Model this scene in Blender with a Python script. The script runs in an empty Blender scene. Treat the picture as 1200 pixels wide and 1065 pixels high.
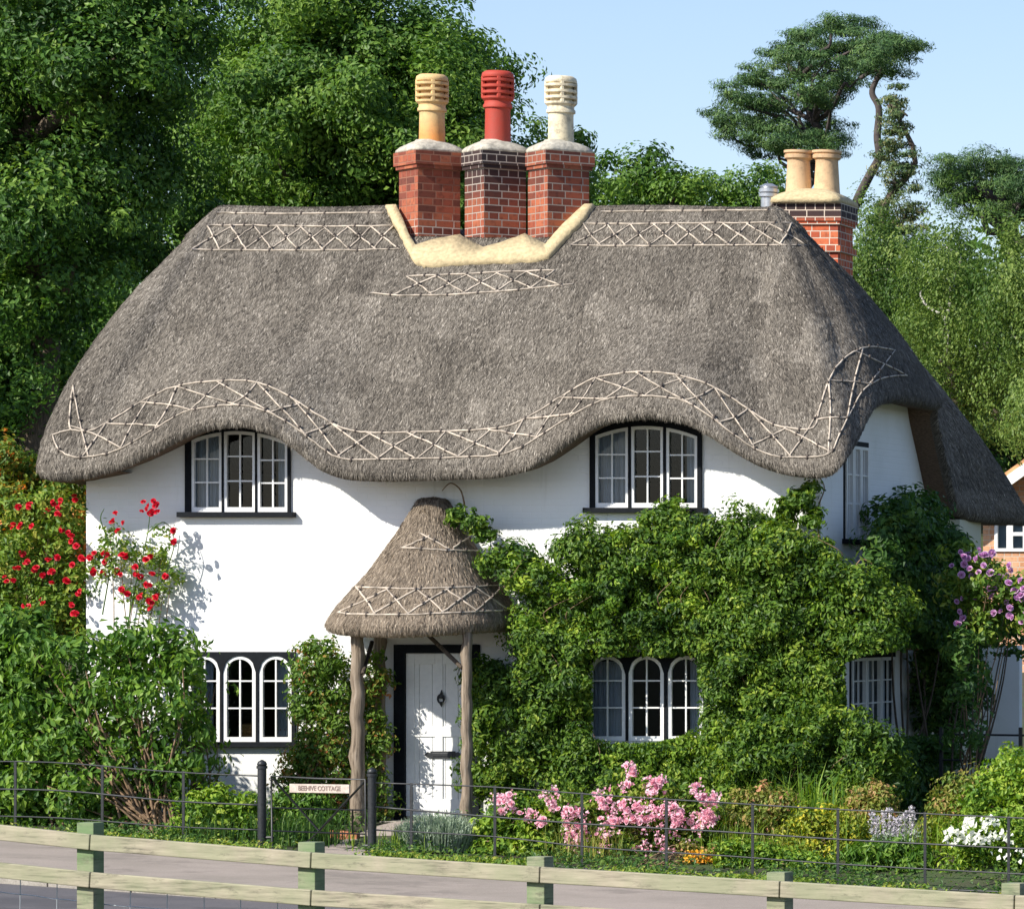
import bpy, math, random
import numpy as np
from mathutils import Vector, Matrix
from mathutils.bvhtree import BVHTree

SC = bpy.context.scene
COL = SC.collection
R = math.radians
rng = np.random.default_rng(7)
random.seed(7)

# ------------------------------------------------------------------ camera
CX, CY, CZ, F, VX, VY = 19.0, -52.0, 2.4, 5200.0, 2500.0, 720.0
cam = bpy.data.objects.new("camera", bpy.data.cameras.new("camera"))
COL.objects.link(cam)
cam.location = (CX, CY, CZ)
cam.rotation_euler = (R(90), 0, 0)
cam.data.sensor_width = 36
cam.data.lens = 36 * F / 1200
cam.data.shift_x = -(VX - 600) / 1200          # a shift lens keeps the front of the house square-on
cam.data.shift_y = (VY - 532.5) / 1200
cam.data.clip_start = 0.5
cam.data.clip_end = 3000
SC.camera = cam

# ------------------------------------------------------------------ light
SUN_DIR = Vector((0.55, 0.70, -0.66)).normalized()     # the way the light travels
elev = math.asin(-SUN_DIR.z)
w = bpy.data.worlds.new("World"); SC.world = w; w.use_nodes = True
nt = w.node_tree
sky = nt.nodes.new("ShaderNodeTexSky"); sky.sky_type = 'NISHITA'; sky.sun_disc = False
sky.sun_elevation = elev
sky.sun_rotation = math.atan2(-SUN_DIR.x, -SUN_DIR.y)
sky.air_density = 1.0; sky.dust_density = 0.5; sky.ozone_density = 4.0
bg = nt.nodes["Background"]; bg.inputs[1].default_value = 0.12
tintn = nt.nodes.new("ShaderNodeMix"); tintn.data_type = 'RGBA'; tintn.blend_type = 'MULTIPLY'; tintn.inputs[0].default_value = 1
tintn.inputs[7].default_value = (1.05, .94, .94, 1)      # a slightly hazier, less cyan summer sky
nt.links.new(sky.outputs[0], tintn.inputs[6]); nt.links.new(tintn.outputs[2], bg.inputs[0])
sl = bpy.data.lights.new("sun", 'SUN'); sl.energy = 4.6; sl.angle = R(0.5); sl.color = (1.0, 0.95, 0.86)
so = bpy.data.objects.new("sun", sl); COL.objects.link(so)
so.rotation_euler = SUN_DIR.to_track_quat('-Z', 'Y').to_euler()
SC.view_settings.view_transform = 'Standard'; SC.view_settings.look = 'None'
SC.view_settings.exposure = 0.6; SC.view_settings.gamma = 1
SC.cycles.max_bounces = 6; SC.cycles.transparent_max_bounces = 12
SC.cycles.use_denoising = True

# ------------------------------------------------------------------ helpers
def P(px, py, Y):
    s = F / (Y - CY)
    return np.array([CX + (px - VX) / s, Y, CZ - (py - VY) / s])

def PX(px, py, X):                                      # same, on a plane of constant X
    s = (VX - px) / (CX - X)
    return np.array([X, F / s + CY, CZ - (py - VY) / s])

def online(px, py, v0):                                 # on the lane-parallel plane Y + .25 X = v0
    k = (px - VX) / F
    X = (CX + (v0 - CY) * k) / (1 + .25 * k)
    return P(px, py, v0 - .25 * X)

def sstep(a, b, x):
    t = np.clip((x - a) / (b - a), 0, 1)
    return t * t * (3 - 2 * t)

def tag(o, label=None, cat=None, group=None, kind=None):
    if label: o['label'] = label
    if cat: o['category'] = cat
    if group: o['group'] = group
    if kind: o['kind'] = kind
    return o

def empty(name, loc, label=None, cat=None, group=None):
    o = bpy.data.objects.new(name, None); COL.objects.link(o)
    o.location = loc; o.empty_display_size = .2
    return tag(o, label, cat, group)

def wloc(o):
    v = Vector((0, 0, 0))
    while o is not None:
        v += o.location; o = o.parent
    return v

def link(name, me, mats, parent):
    o = bpy.data.objects.new(name, me); COL.objects.link(o)
    for m in (mats if isinstance(mats, (list, tuple)) else [mats]): me.materials.append(m)
    if parent is not None:
        o.parent = parent
        if me.vertices:                                  # geometry is written in world space
            d = -wloc(parent)
            me.transform(Matrix.Translation(d))
    return o

def npmesh(name, V, Fs, mats, parent=None, rnd=None, mi=None, smooth=False, uv=None):
    """V (n,3); Fs: list of int arrays (m,k); mi: material index per array."""
    me = bpy.data.meshes.new(name)
    V = np.asarray(V, dtype=np.float32)
    me.vertices.add(len(V)); me.vertices.foreach_set("co", V.ravel())
    loops = np.concatenate([f.ravel() for f in Fs]).astype(np.int32)
    tot = np.concatenate([np.full(len(f), f.shape[1], dtype=np.int32) for f in Fs])
    st = np.concatenate([[0], np.cumsum(tot)[:-1]]).astype(np.int32)
    me.loops.add(len(loops)); me.loops.foreach_set("vertex_index", loops)
    me.polygons.add(len(tot)); me.polygons.foreach_set("loop_start", st)
    me.polygons.foreach_set("loop_total", tot)
    if mi is not None:
        me.polygons.foreach_set("material_index", np.concatenate([np.full(len(f), m, dtype=np.int32) for f, m in zip(Fs, mi)]))
    sm = smooth if isinstance(smooth, (list, tuple)) else [smooth] * len(Fs)
    me.polygons.foreach_set("use_smooth", np.concatenate([np.full(len(f), bool(s)) for f, s in zip(Fs, sm)]))
    if rnd is not None:
        a = me.attributes.new("rnd", 'FLOAT', 'POINT'); a.data.foreach_set("value", np.asarray(rnd, dtype=np.float32))
    if uv is not None:
        l = me.uv_layers.new(name="UVMap"); l.data.foreach_set("uv", np.asarray(uv, dtype=np.float32)[loops].ravel())
    me.update(calc_edges=True); me.validate()
    return link(name, me, mats, parent)

class MB:
    """Collects boxes, tubes, lathes and prisms, then links them as ONE mesh object."""
    def __init__(s): s.v = []; s.f = []; s.m = []; s.uv = {}
    def add(s, vs, fs, m=0, uvs=None):
        b = len(s.v); s.v += [tuple(map(float, p)) for p in vs]
        for f in fs:
            if uvs: s.uv[len(s.f)] = [uvs[i] for i in f]
            s.f.append([b + i for i in f]); s.m.append(m)
        return s
    def box(s, x0, x1, y0, y1, z0, z1, m=0):
        v = [(x, y, z) for z in (z0, z1) for y in (y0, y1) for x in (x0, x1)]
        return s.add(v, [(0, 2, 3, 1), (4, 5, 7, 6), (0, 1, 5, 4), (2, 6, 7, 3), (0, 4, 6, 2), (1, 3, 7, 5)], m)
    def hexa(s, a, b, m=0):                              # two quads (4 points each), in the same order
        return s.add(list(a) + list(b), [(0, 1, 2, 3), (7, 6, 5, 4), (0, 4, 5, 1), (1, 5, 6, 2), (2, 6, 7, 3), (3, 7, 4, 0)], m)
    def bar(s, p, q, w, h, m=0):                         # rectangular bar from p to q, w across, h upright
        p, q = np.array(p, float), np.array(q, float); d = q - p; d /= np.linalg.norm(d)
        up = np.array([0, 0, 1.]); side = np.cross(d, up)
        if np.linalg.norm(side) < 1e-4: side = np.array([1., 0, 0])
        side /= np.linalg.norm(side); up = np.cross(side, d)
        c = [(-1, -1), (1, -1), (1, 1), (-1, 1)]
        return s.hexa([p + side * w / 2 * a + up * h / 2 * b for a, b in c], [q + side * w / 2 * a + up * h / 2 * b for a, b in c], m)
    def tube(s, pts, r, n=6, m=0, cap=True):
        pts = [np.array(p, float) for p in pts]; k = len(pts)
        rs = [r] * k if np.isscalar(r) else list(r)
        vs = []; ref = None
        for i, p in enumerate(pts):
            d = pts[min(i + 1, k - 1)] - pts[max(i - 1, 0)]; d = d / (np.linalg.norm(d) + 1e-9)
            if ref is None: ref = np.array([0, 0, 1.]) if abs(d[2]) < .9 else np.array([1., 0, 0])
            a = np.cross(d, ref); a /= (np.linalg.norm(a) + 1e-9); b = np.cross(a, d); ref = b
            for j in range(n):
                t = 2 * math.pi * j / n
                vs.append(p + rs[i] * (math.cos(t) * a + math.sin(t) * b))
        fs = [(i * n + j, i * n + (j + 1) % n, (i + 1) * n + (j + 1) % n, (i + 1) * n + j) for i in range(k - 1) for j in range(n)]
        if cap: fs += [tuple(range(n)), tuple(range((k - 1) * n, k * n))]
        return s.add(vs, fs, m)
    def lathe(s, c, prof, n=20, m=0, ang=0, square=None):
        """prof: list (r, z). square: list of 0..1 per ring, 1 = square outline."""
        vs = []
        for i, (r, z) in enumerate(prof):
            for j in range(n):
                t = 2 * math.pi * j / n
                rr = r
                if square:
                    q = max(abs(math.cos(t)), abs(math.sin(t))); rr = r * ((1 - square[i]) + square[i] / q)
                vs.append((c[0] + rr * math.cos(t + ang), c[1] + rr * math.sin(t + ang), c[2] + z))
        k = len(prof)
        fs = [(i * n + j, i * n + (j + 1) % n, (i + 1) * n + (j + 1) % n, (i + 1) * n + j) for i in range(k - 1) for j in range(n)]
        fs += [tuple(range(n))[::-1], tuple(range((k - 1) * n, k * n))]
        return s.add(vs, fs, m)
    def build(s, name, mats, parent=None, smooth=False, bevel=0, rnd=None):
        me = bpy.data.meshes.new(name); me.from_pydata(s.v, [], s.f)
        me.polygons.foreach_set("material_index", s.m)
        if s.uv:
            l = me.uv_layers.new(name="UVMap")
            for pi, p in enumerate(me.polygons):
                if pi in s.uv:
                    for li, u in zip(p.loop_indices, s.uv[pi]): l.data[li].uv = u
        if smooth:
            me.polygons.foreach_set("use_smooth", [True] * len(me.polygons))
        me.update()
        o = link(name, me, mats, parent)
        if smooth and smooth != 'all':
            md = o.modifiers.new("split", 'EDGE_SPLIT'); md.split_angle = R(40)
        if bevel:
            b = o.modifiers.new("bevel", 'BEVEL'); b.width = bevel; b.segments = 2; b.limit_method = 'ANGLE'
        return o

# ------------------------------------------------------------------ materials
def newmat(name):
    m = bpy.data.materials.new(name); m.use_nodes = True
    return m, m.node_tree, m.node_tree.nodes["Principled BSDF"]

def N(t, typ, **kw):
    n = t.nodes.new(typ)
    for k, v in kw.items():
        if k.startswith('i_'):
            n.inputs[int(k[2:]) if k[2:].isdigit() else k[2:]].default_value = v
        else: setattr(n, k, v)
    return n

def ramp(t, stops, src):
    r = t.nodes.new("ShaderNodeValToRGB"); e = r.color_ramp.elements
    e[0].position = stops[0][0]; e[0].color = (*stops[0][1], 1)
    e[1].position = stops[-1][0]; e[1].color = (*stops[-1][1], 1)
    for p, c in stops[1:-1]:
        x = e.new(p); x.color = (*c, 1)
    t.links.new(src, r.inputs[0]); return r.outputs[0]

def mixc(t, a, b, f):
    m = t.nodes.new("ShaderNodeMix"); m.data_type = 'RGBA'
    for s, i in ((f, 0), (a, 6), (b, 7)):
        if hasattr(s, 'links'): t.links.new(s, m.inputs[i])
        else: m.inputs[i].default_value = s if i == 0 else (*s, 1)
    return m.outputs[2]

def noise(t, scale, detail=4, rough=.55, vec=None, stretch=None, obj='Object'):
    n = N(t, "ShaderNodeTexNoise"); n.inputs["Scale"].default_value = scale
    n.inputs["Detail"].default_value = detail; n.inputs["Roughness"].default_value = rough
    if vec is None:
        vec = N(t, "ShaderNodeTexCoord").outputs[obj]
    if stretch:
        mp = N(t, "ShaderNodeMapping"); mp.inputs["Scale"].default_value = stretch
        t.links.new(vec, mp.inputs[0]); vec = mp.outputs[0]
    t.links.new(vec, n.inputs[0]); return n.outputs[0]

def bump(t, b, h, strength=.4, dist=.01):
    n = N(t, "ShaderNodeBump"); n.inputs["Strength"].default_value = strength; n.inputs["Distance"].default_value = dist
    t.links.new(h, n.inputs["Height"]); t.links.new(n.outputs[0], b.inputs["Normal"])

def plain(name, c, rough=.6, var=.15, scale=12, metal=0, bmp=.2, stretch=None, bd=.004):
    m, t, b = newmat(name)
    n = noise(t, scale, stretch=stretch)
    lo = tuple(x * (1 - var) for x in c); hi = tuple(min(1, x * (1 + var)) for x in c)
    t.links.new(ramp(t, [(.3, lo), (.7, hi)], n), b.inputs["Base Color"])
    b.inputs["Roughness"].default_value = rough; b.inputs["Metallic"].default_value = metal
    if bmp: bump(t, b, n, bmp, bd)
    return m

def leafmat(name, cols, trans=.3, rough=.5, tint=None):
    m, t, b = newmat(name)
    if name.startswith('leaf') or name == 'grass_blade': cols = [(min(.9, c[0] * 1.65), min(.9, c[1] * 1.4), min(.9, c[2] * 1.3)) for c in cols]
    a = N(t, "ShaderNodeAttribute", attribute_name="rnd")
    k = len(cols)
    c = ramp(t, [(i / (k - 1), cc) for i, cc in enumerate(cols)], a.outputs["Fac"])
    t.links.new(c, b.inputs["Base Color"]); b.inputs["Roughness"].default_value = rough
    b.inputs["Specular IOR Level"].default_value = .3
    tr = N(t, "ShaderNodeBsdfTranslucent")
    hs = N(t, "ShaderNodeHueSaturation"); hs.inputs["Saturation"].default_value = 1.1; hs.inputs["Value"].default_value = 1.5
    t.links.new(c, hs.inputs["Color"]); t.links.new(hs.outputs[0], tr.inputs[0])
    mx = N(t, "ShaderNodeMixShader"); mx.inputs[0].default_value = trans
    t.links.new(b.outputs[0], mx.inputs[1]); t.links.new(tr.outputs[0], mx.inputs[2])
    t.links.new(mx.outputs[0], t.nodes["Material Output"].inputs[0])
    return m

M = {}
M['black'] = plain('black_paint', (.007, .009, .012), .7, .3, 20)
M['black'].node_tree.nodes['Principled BSDF'].inputs['Specular IOR Level'].default_value = .15
M['white_wood'] = plain('white_gloss_paint', (.8, .8, .78), .35, .04, 20, bmp=.1)
M['iron'] = plain('black_iron', (.02, .022, .024), .45, .4, 40)
M['bark'] = plain('bark', (.09, .068, .048), .9, .5, 14, bmp=.8, stretch=(3, 3, .6), bd=.02)
M['bark_pale'] = plain('birch_bark', (.42, .4, .36), .8, .5, 9, bmp=.4, stretch=(1, 1, 4))
M['pine_bark'] = plain('pine_bark', (.07, .055, .05), .9, .4, 9, bmp=.6)
M['twig'] = plain('twig', (.2, .13, .075), .9, .4, 20)
M['mortar'] = plain('cream_mortar', (.5, .4, .23), .95, .22, 22, bmp=.7, bd=.012)
M['flaunch'] = plain('grey_mortar', (.42, .39, .32), .9, .35, 14, bmp=.8, bd=.015)
M['lig'] = plain('hazel_rod', (.47, .4, .32), .9, .5, 9)
M['clip'] = plain('spar_clip', (.07, .055, .045), .8, .3, 30)
M['soffit'] = plain('thatch_underside', (.15, .095, .06), .95, .5, 30, bmp=1, bd=.02, stretch=(1, 6, 1))
M['step'] = plain('stone_step', (.45, .4, .33), .9, .2, 10, bmp=.4)
M['terracotta'] = plain('terracotta', (.42, .16, .08), .85, .2, 14)
M['basket'] = plain('wicker', (.45, .24, .09), .8, .35, 60, bmp=.8)
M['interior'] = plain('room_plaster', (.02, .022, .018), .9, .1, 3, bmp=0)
M['silver'] = plain('galvanised', (.5, .52, .54), .35, .1, 10, metal=.7)

def thatch_mat(name, cols, warm=None):
    m, t, b = newmat(name)
    uv = N(t, "ShaderNodeTexCoord").outputs["UV"]
    fine = noise(t, 1, 3, .6, uv, (75, 11, 1)); mid = noise(t, 1, 4, .6, uv, (26, 5, 1))
    big = noise(t, 1, 3, .6, uv, (.9, .5, 1))
    k = N(t, "ShaderNodeMath", operation='MULTIPLY_ADD'); t.links.new(fine, k.inputs[0]); k.inputs[1].default_value = .75
    k2 = N(t, "ShaderNodeMath", operation='MULTIPLY'); t.links.new(mid, k2.inputs[0]); k2.inputs[1].default_value = .3
    t.links.new(k2.outputs[0], k.inputs[2])
    c = ramp(t, [(.3, cols[0]), (.52, cols[1]), (.75, cols[2])], k.outputs[0])
    d = mixc(t, c, tuple(x * .62 for x in cols[1]), ramp(t, [(.4, (0, 0, 0)), (.75, (.35, .35, .35))], big))
    t.links.new(d, b.inputs["Base Color"]); b.inputs["Roughness"].default_value = .95
    b.inputs["Specular IOR Level"].default_value = .1
    bump(t, b, k.outputs[0], .9, .03)
    return m
M['thatch'] = thatch_mat('thatch', [(.03, .024, .02), (.13, .11, .09), (.3, .26, .215)])
M['straw'] = leafmat('straw', [(.02, .017, .0135), (.118, .102, .082), (.255, .225, .183), (.5, .45, .38)], trans=.04, rough=.9)
M['pthatch'] = thatch_mat('porch_thatch', [(.09, .064, .04), (.3, .23, .155), (.52, .41, .29)])
M['pstraw'] = leafmat('porch_straw', [(.07, .053, .037), (.21, .168, .124), (.36, .29, .215), (.58, .49, .37)], trans=.04, rough=.9)

def wall_mat(name, c, dirt=(.45, .46, .36)):
    m, t, b = newmat(name)
    tc = N(t, "ShaderNodeTexCoord").outputs["UV"]
    br = N(t, "ShaderNodeTexBrick"); br.inputs["Scale"].default_value = 1
    br.inputs["Brick Width"].default_value = .225; br.inputs["Row Height"].default_value = .075
    br.inputs["Mortar Size"].default_value = .009; br.inputs["Mortar Smooth"].default_value = .6
    br.inputs["Color1"].default_value = (1, 1, 1, 1); br.inputs["Color2"].default_value = (.8, .8, .8, 1); br.inputs["Mortar"].default_value = (0, 0, 0, 1)
    t.links.new(tc, br.inputs[0])
    n = noise(t, 1.3, 5, .6); n2 = noise(t, 22, 3)
    col = mixc(t, c, dirt, ramp(t, [(.5, (0, 0, 0)), (.85, (.28, .28, .28))], n))
    g = N(t, "ShaderNodeNewGeometry"); sx = N(t, "ShaderNodeSeparateXYZ"); t.links.new(g.outputs["Position"], sx.inputs[0])
    mr = N(t, "ShaderNodeMapRange"); mr.inputs[1].default_value = .75; mr.inputs[2].default_value = -.1; t.links.new(sx.outputs[2], mr.inputs[0])
    mu = N(t, "ShaderNodeMath", operation='MULTIPLY'); t.links.new(mr.outputs[0], mu.inputs[0]); t.links.new(noise(t, 4, 6, .7), mu.inputs[1])
    col = mixc(t, col, (.3, .3, .2), mu.outputs[0])
    drip = ramp(t, [(.6, (0, 0, 0)), (.8, (.3, .3, .3))], noise(t, 1, 4, .6, None, (9, 9, .7)))
    col = mixc(t, col, (.5, .49, .42), drip)
    t.links.new(col, b.inputs["Base Color"]); b.inputs["Roughness"].default_value = .75
    a = N(t, "ShaderNodeMath", operation='MULTIPLY_ADD'); t.links.new(n2, a.inputs[0]); a.inputs[1].default_value = .5
    t.links.new(br.outputs[0], a.inputs[2]); bump(t, b, a.outputs[0], .33, .006)
    return m
M['wall'] = wall_mat('limewashed_brick', (.84, .84, .82))
M['wall_cream'] = wall_mat('cream_brick', (.6, .58, .44))

def brick_mat(name, cols, mort, soot=0, soot_z=(7.5, 8.1), mort_lo=None):
    m, t, b = newmat(name)
    tc = N(t, "ShaderNodeTexCoord"); uv = tc.outputs["UV"]
    br = N(t, "ShaderNodeTexBrick"); br.inputs["Scale"].default_value = 1
    br.inputs["Brick Width"].default_value = .225; br.inputs["Row Height"].default_value = .088
    br.inputs["Mortar Size"].default_value = .0075; br.inputs["Mortar Smooth"].default_value = .3; br.inputs["Bias"].default_value = 0
    br.offset = .5; br.squash = .55; br.squash_frequency = 2
    br.inputs["Color1"].default_value = (0, 0, 0, 1); br.inputs["Color2"].default_value = (1, 1, 1, 1); br.inputs["Mortar"].default_value = (.5, .5, .5, 1)
    t.links.new(uv, br.inputs[0])
    bc = ramp(t, [(0, cols[0]), (.5, cols[1]), (1, cols[2])], br.outputs[0])
    n = noise(t, 18, 4); bc = mixc(t, bc, tuple(x * .55 for x in cols[0]), ramp(t, [(.5, (0, 0, 0)), (.75, (.6, .6, .6))], n))
    g = N(t, "ShaderNodeNewGeometry"); sx = N(t, "ShaderNodeSeparateXYZ"); t.links.new(g.outputs["Position"], sx.inputs[0])
    if soot:
        mr = N(t, "ShaderNodeMapRange"); mr.inputs[1].default_value = soot_z[0]; mr.inputs[2].default_value = soot_z[1]
        t.links.new(sx.outputs[2], mr.inputs[0])
        mm = N(t, "ShaderNodeMath", operation='MULTIPLY_ADD'); mm.use_clamp = True
        t.links.new(noise(t, 5, 3), mm.inputs[0]); mm.inputs[1].default_value = 1.2; mm.inputs[2].default_value = -.35
        m2 = N(t, "ShaderNodeMath", operation='ADD'); m2.use_clamp = True; t.links.new(mm.outputs[0], m2.inputs[0]); t.links.new(mr.outputs[0], m2.inputs[1])
        m3 = N(t, "ShaderNodeMath", operation='MULTIPLY'); t.links.new(m2.outputs[0], m3.inputs[0]); t.links.new(mr.outputs[0], m3.inputs[1])
        m4 = N(t, "ShaderNodeMath", operation='MULTIPLY'); t.links.new(m3.outputs[0], m4.inputs[0]); m4.inputs[1].default_value = soot
        bc = mixc(t, bc, (.018, .017, .019), m4.outputs[0])
    mc = mort
    if mort_lo:
        mr = N(t, "ShaderNodeMapRange"); mr.inputs[1].default_value = 7.15; mr.inputs[2].default_value = 7.3
        t.links.new(sx.outputs[2], mr.inputs[0]); mc = mixc(t, mort_lo, mort, mr.outputs[0])
    t.links.new(mixc(t, bc, mc, br.outputs["Fac"]), b.inputs["Base Color"])
    b.inputs["Roughness"].default_value = .9
    iv = N(t, "ShaderNodeMath", operation='SUBTRACT'); iv.inputs[0].default_value = 1; t.links.new(br.outputs["Fac"], iv.inputs[1])
    bump(t, b, iv.outputs[0], .8, .008)
    return m
RED = [(.12, .035, .022), (.3, .07, .035), (.4, .12, .055)]
M['brickA'] = brick_mat('red_brick_tight', RED, (.3, .13, .08), mort_lo=(.55, .46, .38))
M['brickB'] = brick_mat('sooted_brick', RED, (.4, .35, .3), soot=.93, soot_z=(7.1, 7.85))
M['brickC'] = brick_mat('red_brick_white_joints', RED, (.36, .29, .24), soot=.45, soot_z=(7.5, 8.3))
M['brickD'] = brick_mat('rear_brick', [(.3, .06, .03), (.5, .1, .035), (.55, .15, .06)], (.6, .5, .4), soot=.95, soot_z=(7.42, 7.5))
M['brickH'] = brick_mat('orange_brick', [(.5, .24, .12), (.6, .31, .17), (.66, .38, .22)], (.55, .45, .35))

def pot_mat(name, c, c2, z0, z1, stain=.3):
    m, t, b = newmat(name)
    g = N(t, "ShaderNodeNewGeometry"); sx = N(t, "ShaderNodeSeparateXYZ"); t.links.new(g.outputs["Position"], sx.inputs[0])
    mr = N(t, "ShaderNodeMapRange"); mr.inputs[1].default_value = z0; mr.inputs[2].default_value = z1; t.links.new(sx.outputs[2], mr.inputs[0])
    k = mixc(t, c2, c, mr.outputs[0])
    k = mixc(t, k, (.12, .1, .07), ramp(t, [(.47, (0, 0, 0)), (.64, (stain,) * 3)], noise(t, 9, 6, .75)))
    t.links.new(k, b.inputs["Base Color"]); b.inputs["Roughness"].default_value = .7
    bump(t, b, noise(t, 30, 3), .3, .004); return m
M['potA'] = pot_mat('buff_pot', (.66, .45, .2), (.7, .28, .07), 8.25, 8.5)
M['potB'] = pot_mat('red_pot', (.42, .045, .025), (.34, .04, .022), 8.2, 8.6, .15)
M['potC'] = pot_mat('white_pot', (.78, .68, .48), (.66, .57, .38), 8.2, 8.6, .55)
M['potD'] = pot_mat('rear_pot', (.62, .4, .22), (.66, .45, .25), 7.9, 8.4, .35)

m, t, b = newmat('window_glass')
gl = N(t, "ShaderNodeBsdfGlossy"); gl.inputs["Roughness"].default_value = .04; gl.inputs[0].default_value = (.4, .45, .5, 1)
tp = N(t, "ShaderNodeBsdfTransparent"); tp.inputs[0].default_value = (.75, .8, .8, 1)
fr = N(t, "ShaderNodeFresnel"); fr.inputs[0].default_value = 1.5
mx = N(t, "ShaderNodeMixShader"); t.links.new(fr.outputs[0], mx.inputs[0]); t.links.new(tp.outputs[0], mx.inputs[1]); t.links.new(gl.outputs[0], mx.inputs[2])
t.links.new(mx.outputs[0], t.nodes["Material Output"].inputs[0]); M['glass'] = m

m, t, b = newmat('net_curtain')
b.inputs["Base Color"].default_value = (.62, .66, .74, 1); b.inputs["Roughness"].default_value = .9
tr = N(t, "ShaderNodeBsdfTransparent"); mx = N(t, "ShaderNodeMixShader"); mx.inputs[0].default_value = .25
t.links.new(b.outputs[0], mx.inputs[1]); t.links.new(tr.outputs[0], mx.inputs[2]); t.links.new(mx.outputs[0], t.nodes["Material Output"].inputs[0])
M['curtain'] = m

def wood_mat(name, c, green, amt):
    m, t, b = newmat(name)
    g = noise(t, 1, 5, .65, None, (3, 3, 40)); s = noise(t, 2.2, 5, .6)
    k = ramp(t, [(.3, tuple(x * .3 for x in c)), (.46, tuple(x * .8 for x in c)), (.6, c), (.8, tuple(x * 1.3 for x in c))], g)
    k = mixc(t, k, green, ramp(t, [(.38, (0, 0, 0)), (.62, (amt,) * 3)], s))
    k = mixc(t, k, (.07, .065, .045), ramp(t, [(.56, (0, 0, 0)), (.72, (.75, .75, .75))], noise(t, 5, 6, .75, None, (1, 1, 2.5))))
    t.links.new(k, b.inputs["Base Color"]); b.inputs["Roughness"].default_value = .85; bump(t, b, g, .5, .004)
    return m
M['rail'] = wood_mat('weathered_rail', (.38, .33, .24), (.2, .235, .12), .5)
M['post'] = wood_mat('mossy_post', (.3, .29, .19), (.11, .2, .075), .8)
m, t, b = newmat('porch_post_wood')
g = noise(t, 1, 5, .6, None, (40, 40, 2)); t.links.new(ramp(t, [(.3, (.07, .05, .035)), (.5, (.22, .17, .12)), (.75, (.38, .31, .24))], g), b.inputs["Base Color"])
b.inputs["Roughness"].default_value = .9; bump(t, b, g, .8, .01); M['porchpost'] = m

def ground_mat(name, a, c, scale=3, fine=40, bd=.02):
    m, t, b = newmat(name)
    n = noise(t, scale, 6, .65); f = noise(t, fine, 4, .7)
    k = mixc(t, a, c, ramp(t, [(.4, (0, 0, 0)), (.62, (1, 1, 1))], n))
    k = mixc(t, k, tuple(x * .55 for x in a), ramp(t, [(.54, (0, 0, 0)), (.6, (.5, .5, .5))], noise(t, .55, 7, .7)))
    k = mixc(t, k, tuple(x * .5 for x in a), ramp(t, [(.46, (0, 0, 0)), (.7, (.7, .7, .7))], f))
    t.links.new(k, b.inputs["Base Color"]); b.inputs["Roughness"].default_value = .95; bump(t, b, f, .7, bd)
    return m
M['soil'] = ground_mat('soil', (.06, .05, .03), (.045, .085, .02), 1.3)
M['asphalt'] = ground_mat('asphalt', (.1, .095, .1), (.13, .12, .122), 1.2, 120, .004)
M['pave'] = ground_mat('pavement', (.3, .255, .21), (.37, .31, .26), .9, 90, .004)
M['kerb'] = ground_mat('kerbstone', (.3, .27, .23), (.36, .33, .28), 3, 60, .004)
M['path'] = ground_mat('garden_path', (.36, .3, .25), (.42, .35, .3), 3, 60, .004)

def G(*hexes):                                           # sRGB-ish hex to linear
    out = []
    for h in hexes:
        c = [int(h[i:i + 2], 16) / 255 for i in (0, 2, 4)]
        out.append(tuple((x / 12.92 if x < .04 else ((x + .055) / 1.055) ** 2.4) for x in c))
    return out
M['l_dark'] = leafmat('leaf_dark_tree', [(.016, .052, .01), (.034, .095, .016), (.065, .15, .024), (.12, .22, .038)])
M['l_oak'] = leafmat('leaf_oak', [(.026, .075, .013), (.052, .125, .02), (.085, .175, .028), (.13, .23, .04)])
M['l_pine'] = leafmat('leaf_pine', [(.018, .055, .02), (.038, .095, .03), (.062, .13, .038), (.1, .18, .05)], trans=.1)
M['l_conifer'] = leafmat('leaf_conifer', [(.03, .07, .025), (.05, .1, .035), (.09, .13, .05), (.15, .16, .07)], trans=.15)
M['l_birch'] = leafmat('leaf_birch', [(.035, .085, .018), (.065, .13, .028), (.1, .175, .04), (.15, .23, .06)], trans=.35)
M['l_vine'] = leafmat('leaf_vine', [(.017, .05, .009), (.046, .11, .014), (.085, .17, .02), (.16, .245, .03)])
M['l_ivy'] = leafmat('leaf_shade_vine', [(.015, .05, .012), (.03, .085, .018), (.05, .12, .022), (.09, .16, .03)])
M['l_shrub'] = leafmat('leaf_shrub', [(.025, .075, .012), (.05, .13, .018), (.085, .18, .024), (.14, .25, .04)])
M['l_rose'] = leafmat('leaf_rose', [(.04, .1, .015), (.08, .16, .022), (.13, .22, .03), (.22, .26, .05)])
M['l_orange'] = leafmat('leaf_orange_tips', [(.03, .08, .012), (.07, .14, .02), (.14, .18, .025), (.5, .17, .04)])
M['l_red'] = leafmat('leaf_red_flecks', [(.03, .08, .012), (.07, .15, .02), (.1, .18, .028), (.22, .1, .035)])
M['l_yellow'] = leafmat('leaf_yellow', [(.06, .12, .015), (.12, .19, .02), (.21, .27, .03), (.38, .38, .04)])
M['l_lav'] = leafmat('lav_leaf', [(.14, .2, .12), (.22, .3, .19), (.32, .4, .28), (.45, .52, .4)], trans=.1)
M['l_pinkish'] = leafmat('leaf_pinkish', [(.06, .12, .02), (.13, .18, .03), (.2, .2, .06), (.36, .22, .13)])
M['l_lime'] = leafmat('leaf_lime', [(.04, .11, .015), (.09, .19, .02), (.15, .26, .03), (.24, .34, .05)])
M['l_grass'] = leafmat('grass_blade', [(.06, .12, .02), (.1, .17, .03), (.2, .24, .05), (.32, .3, .1)])
M['f_red'] = leafmat('petal_red', [(.5, .008, .02), (.62, .015, .035), (.7, .03, .07)], trans=.25)
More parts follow.
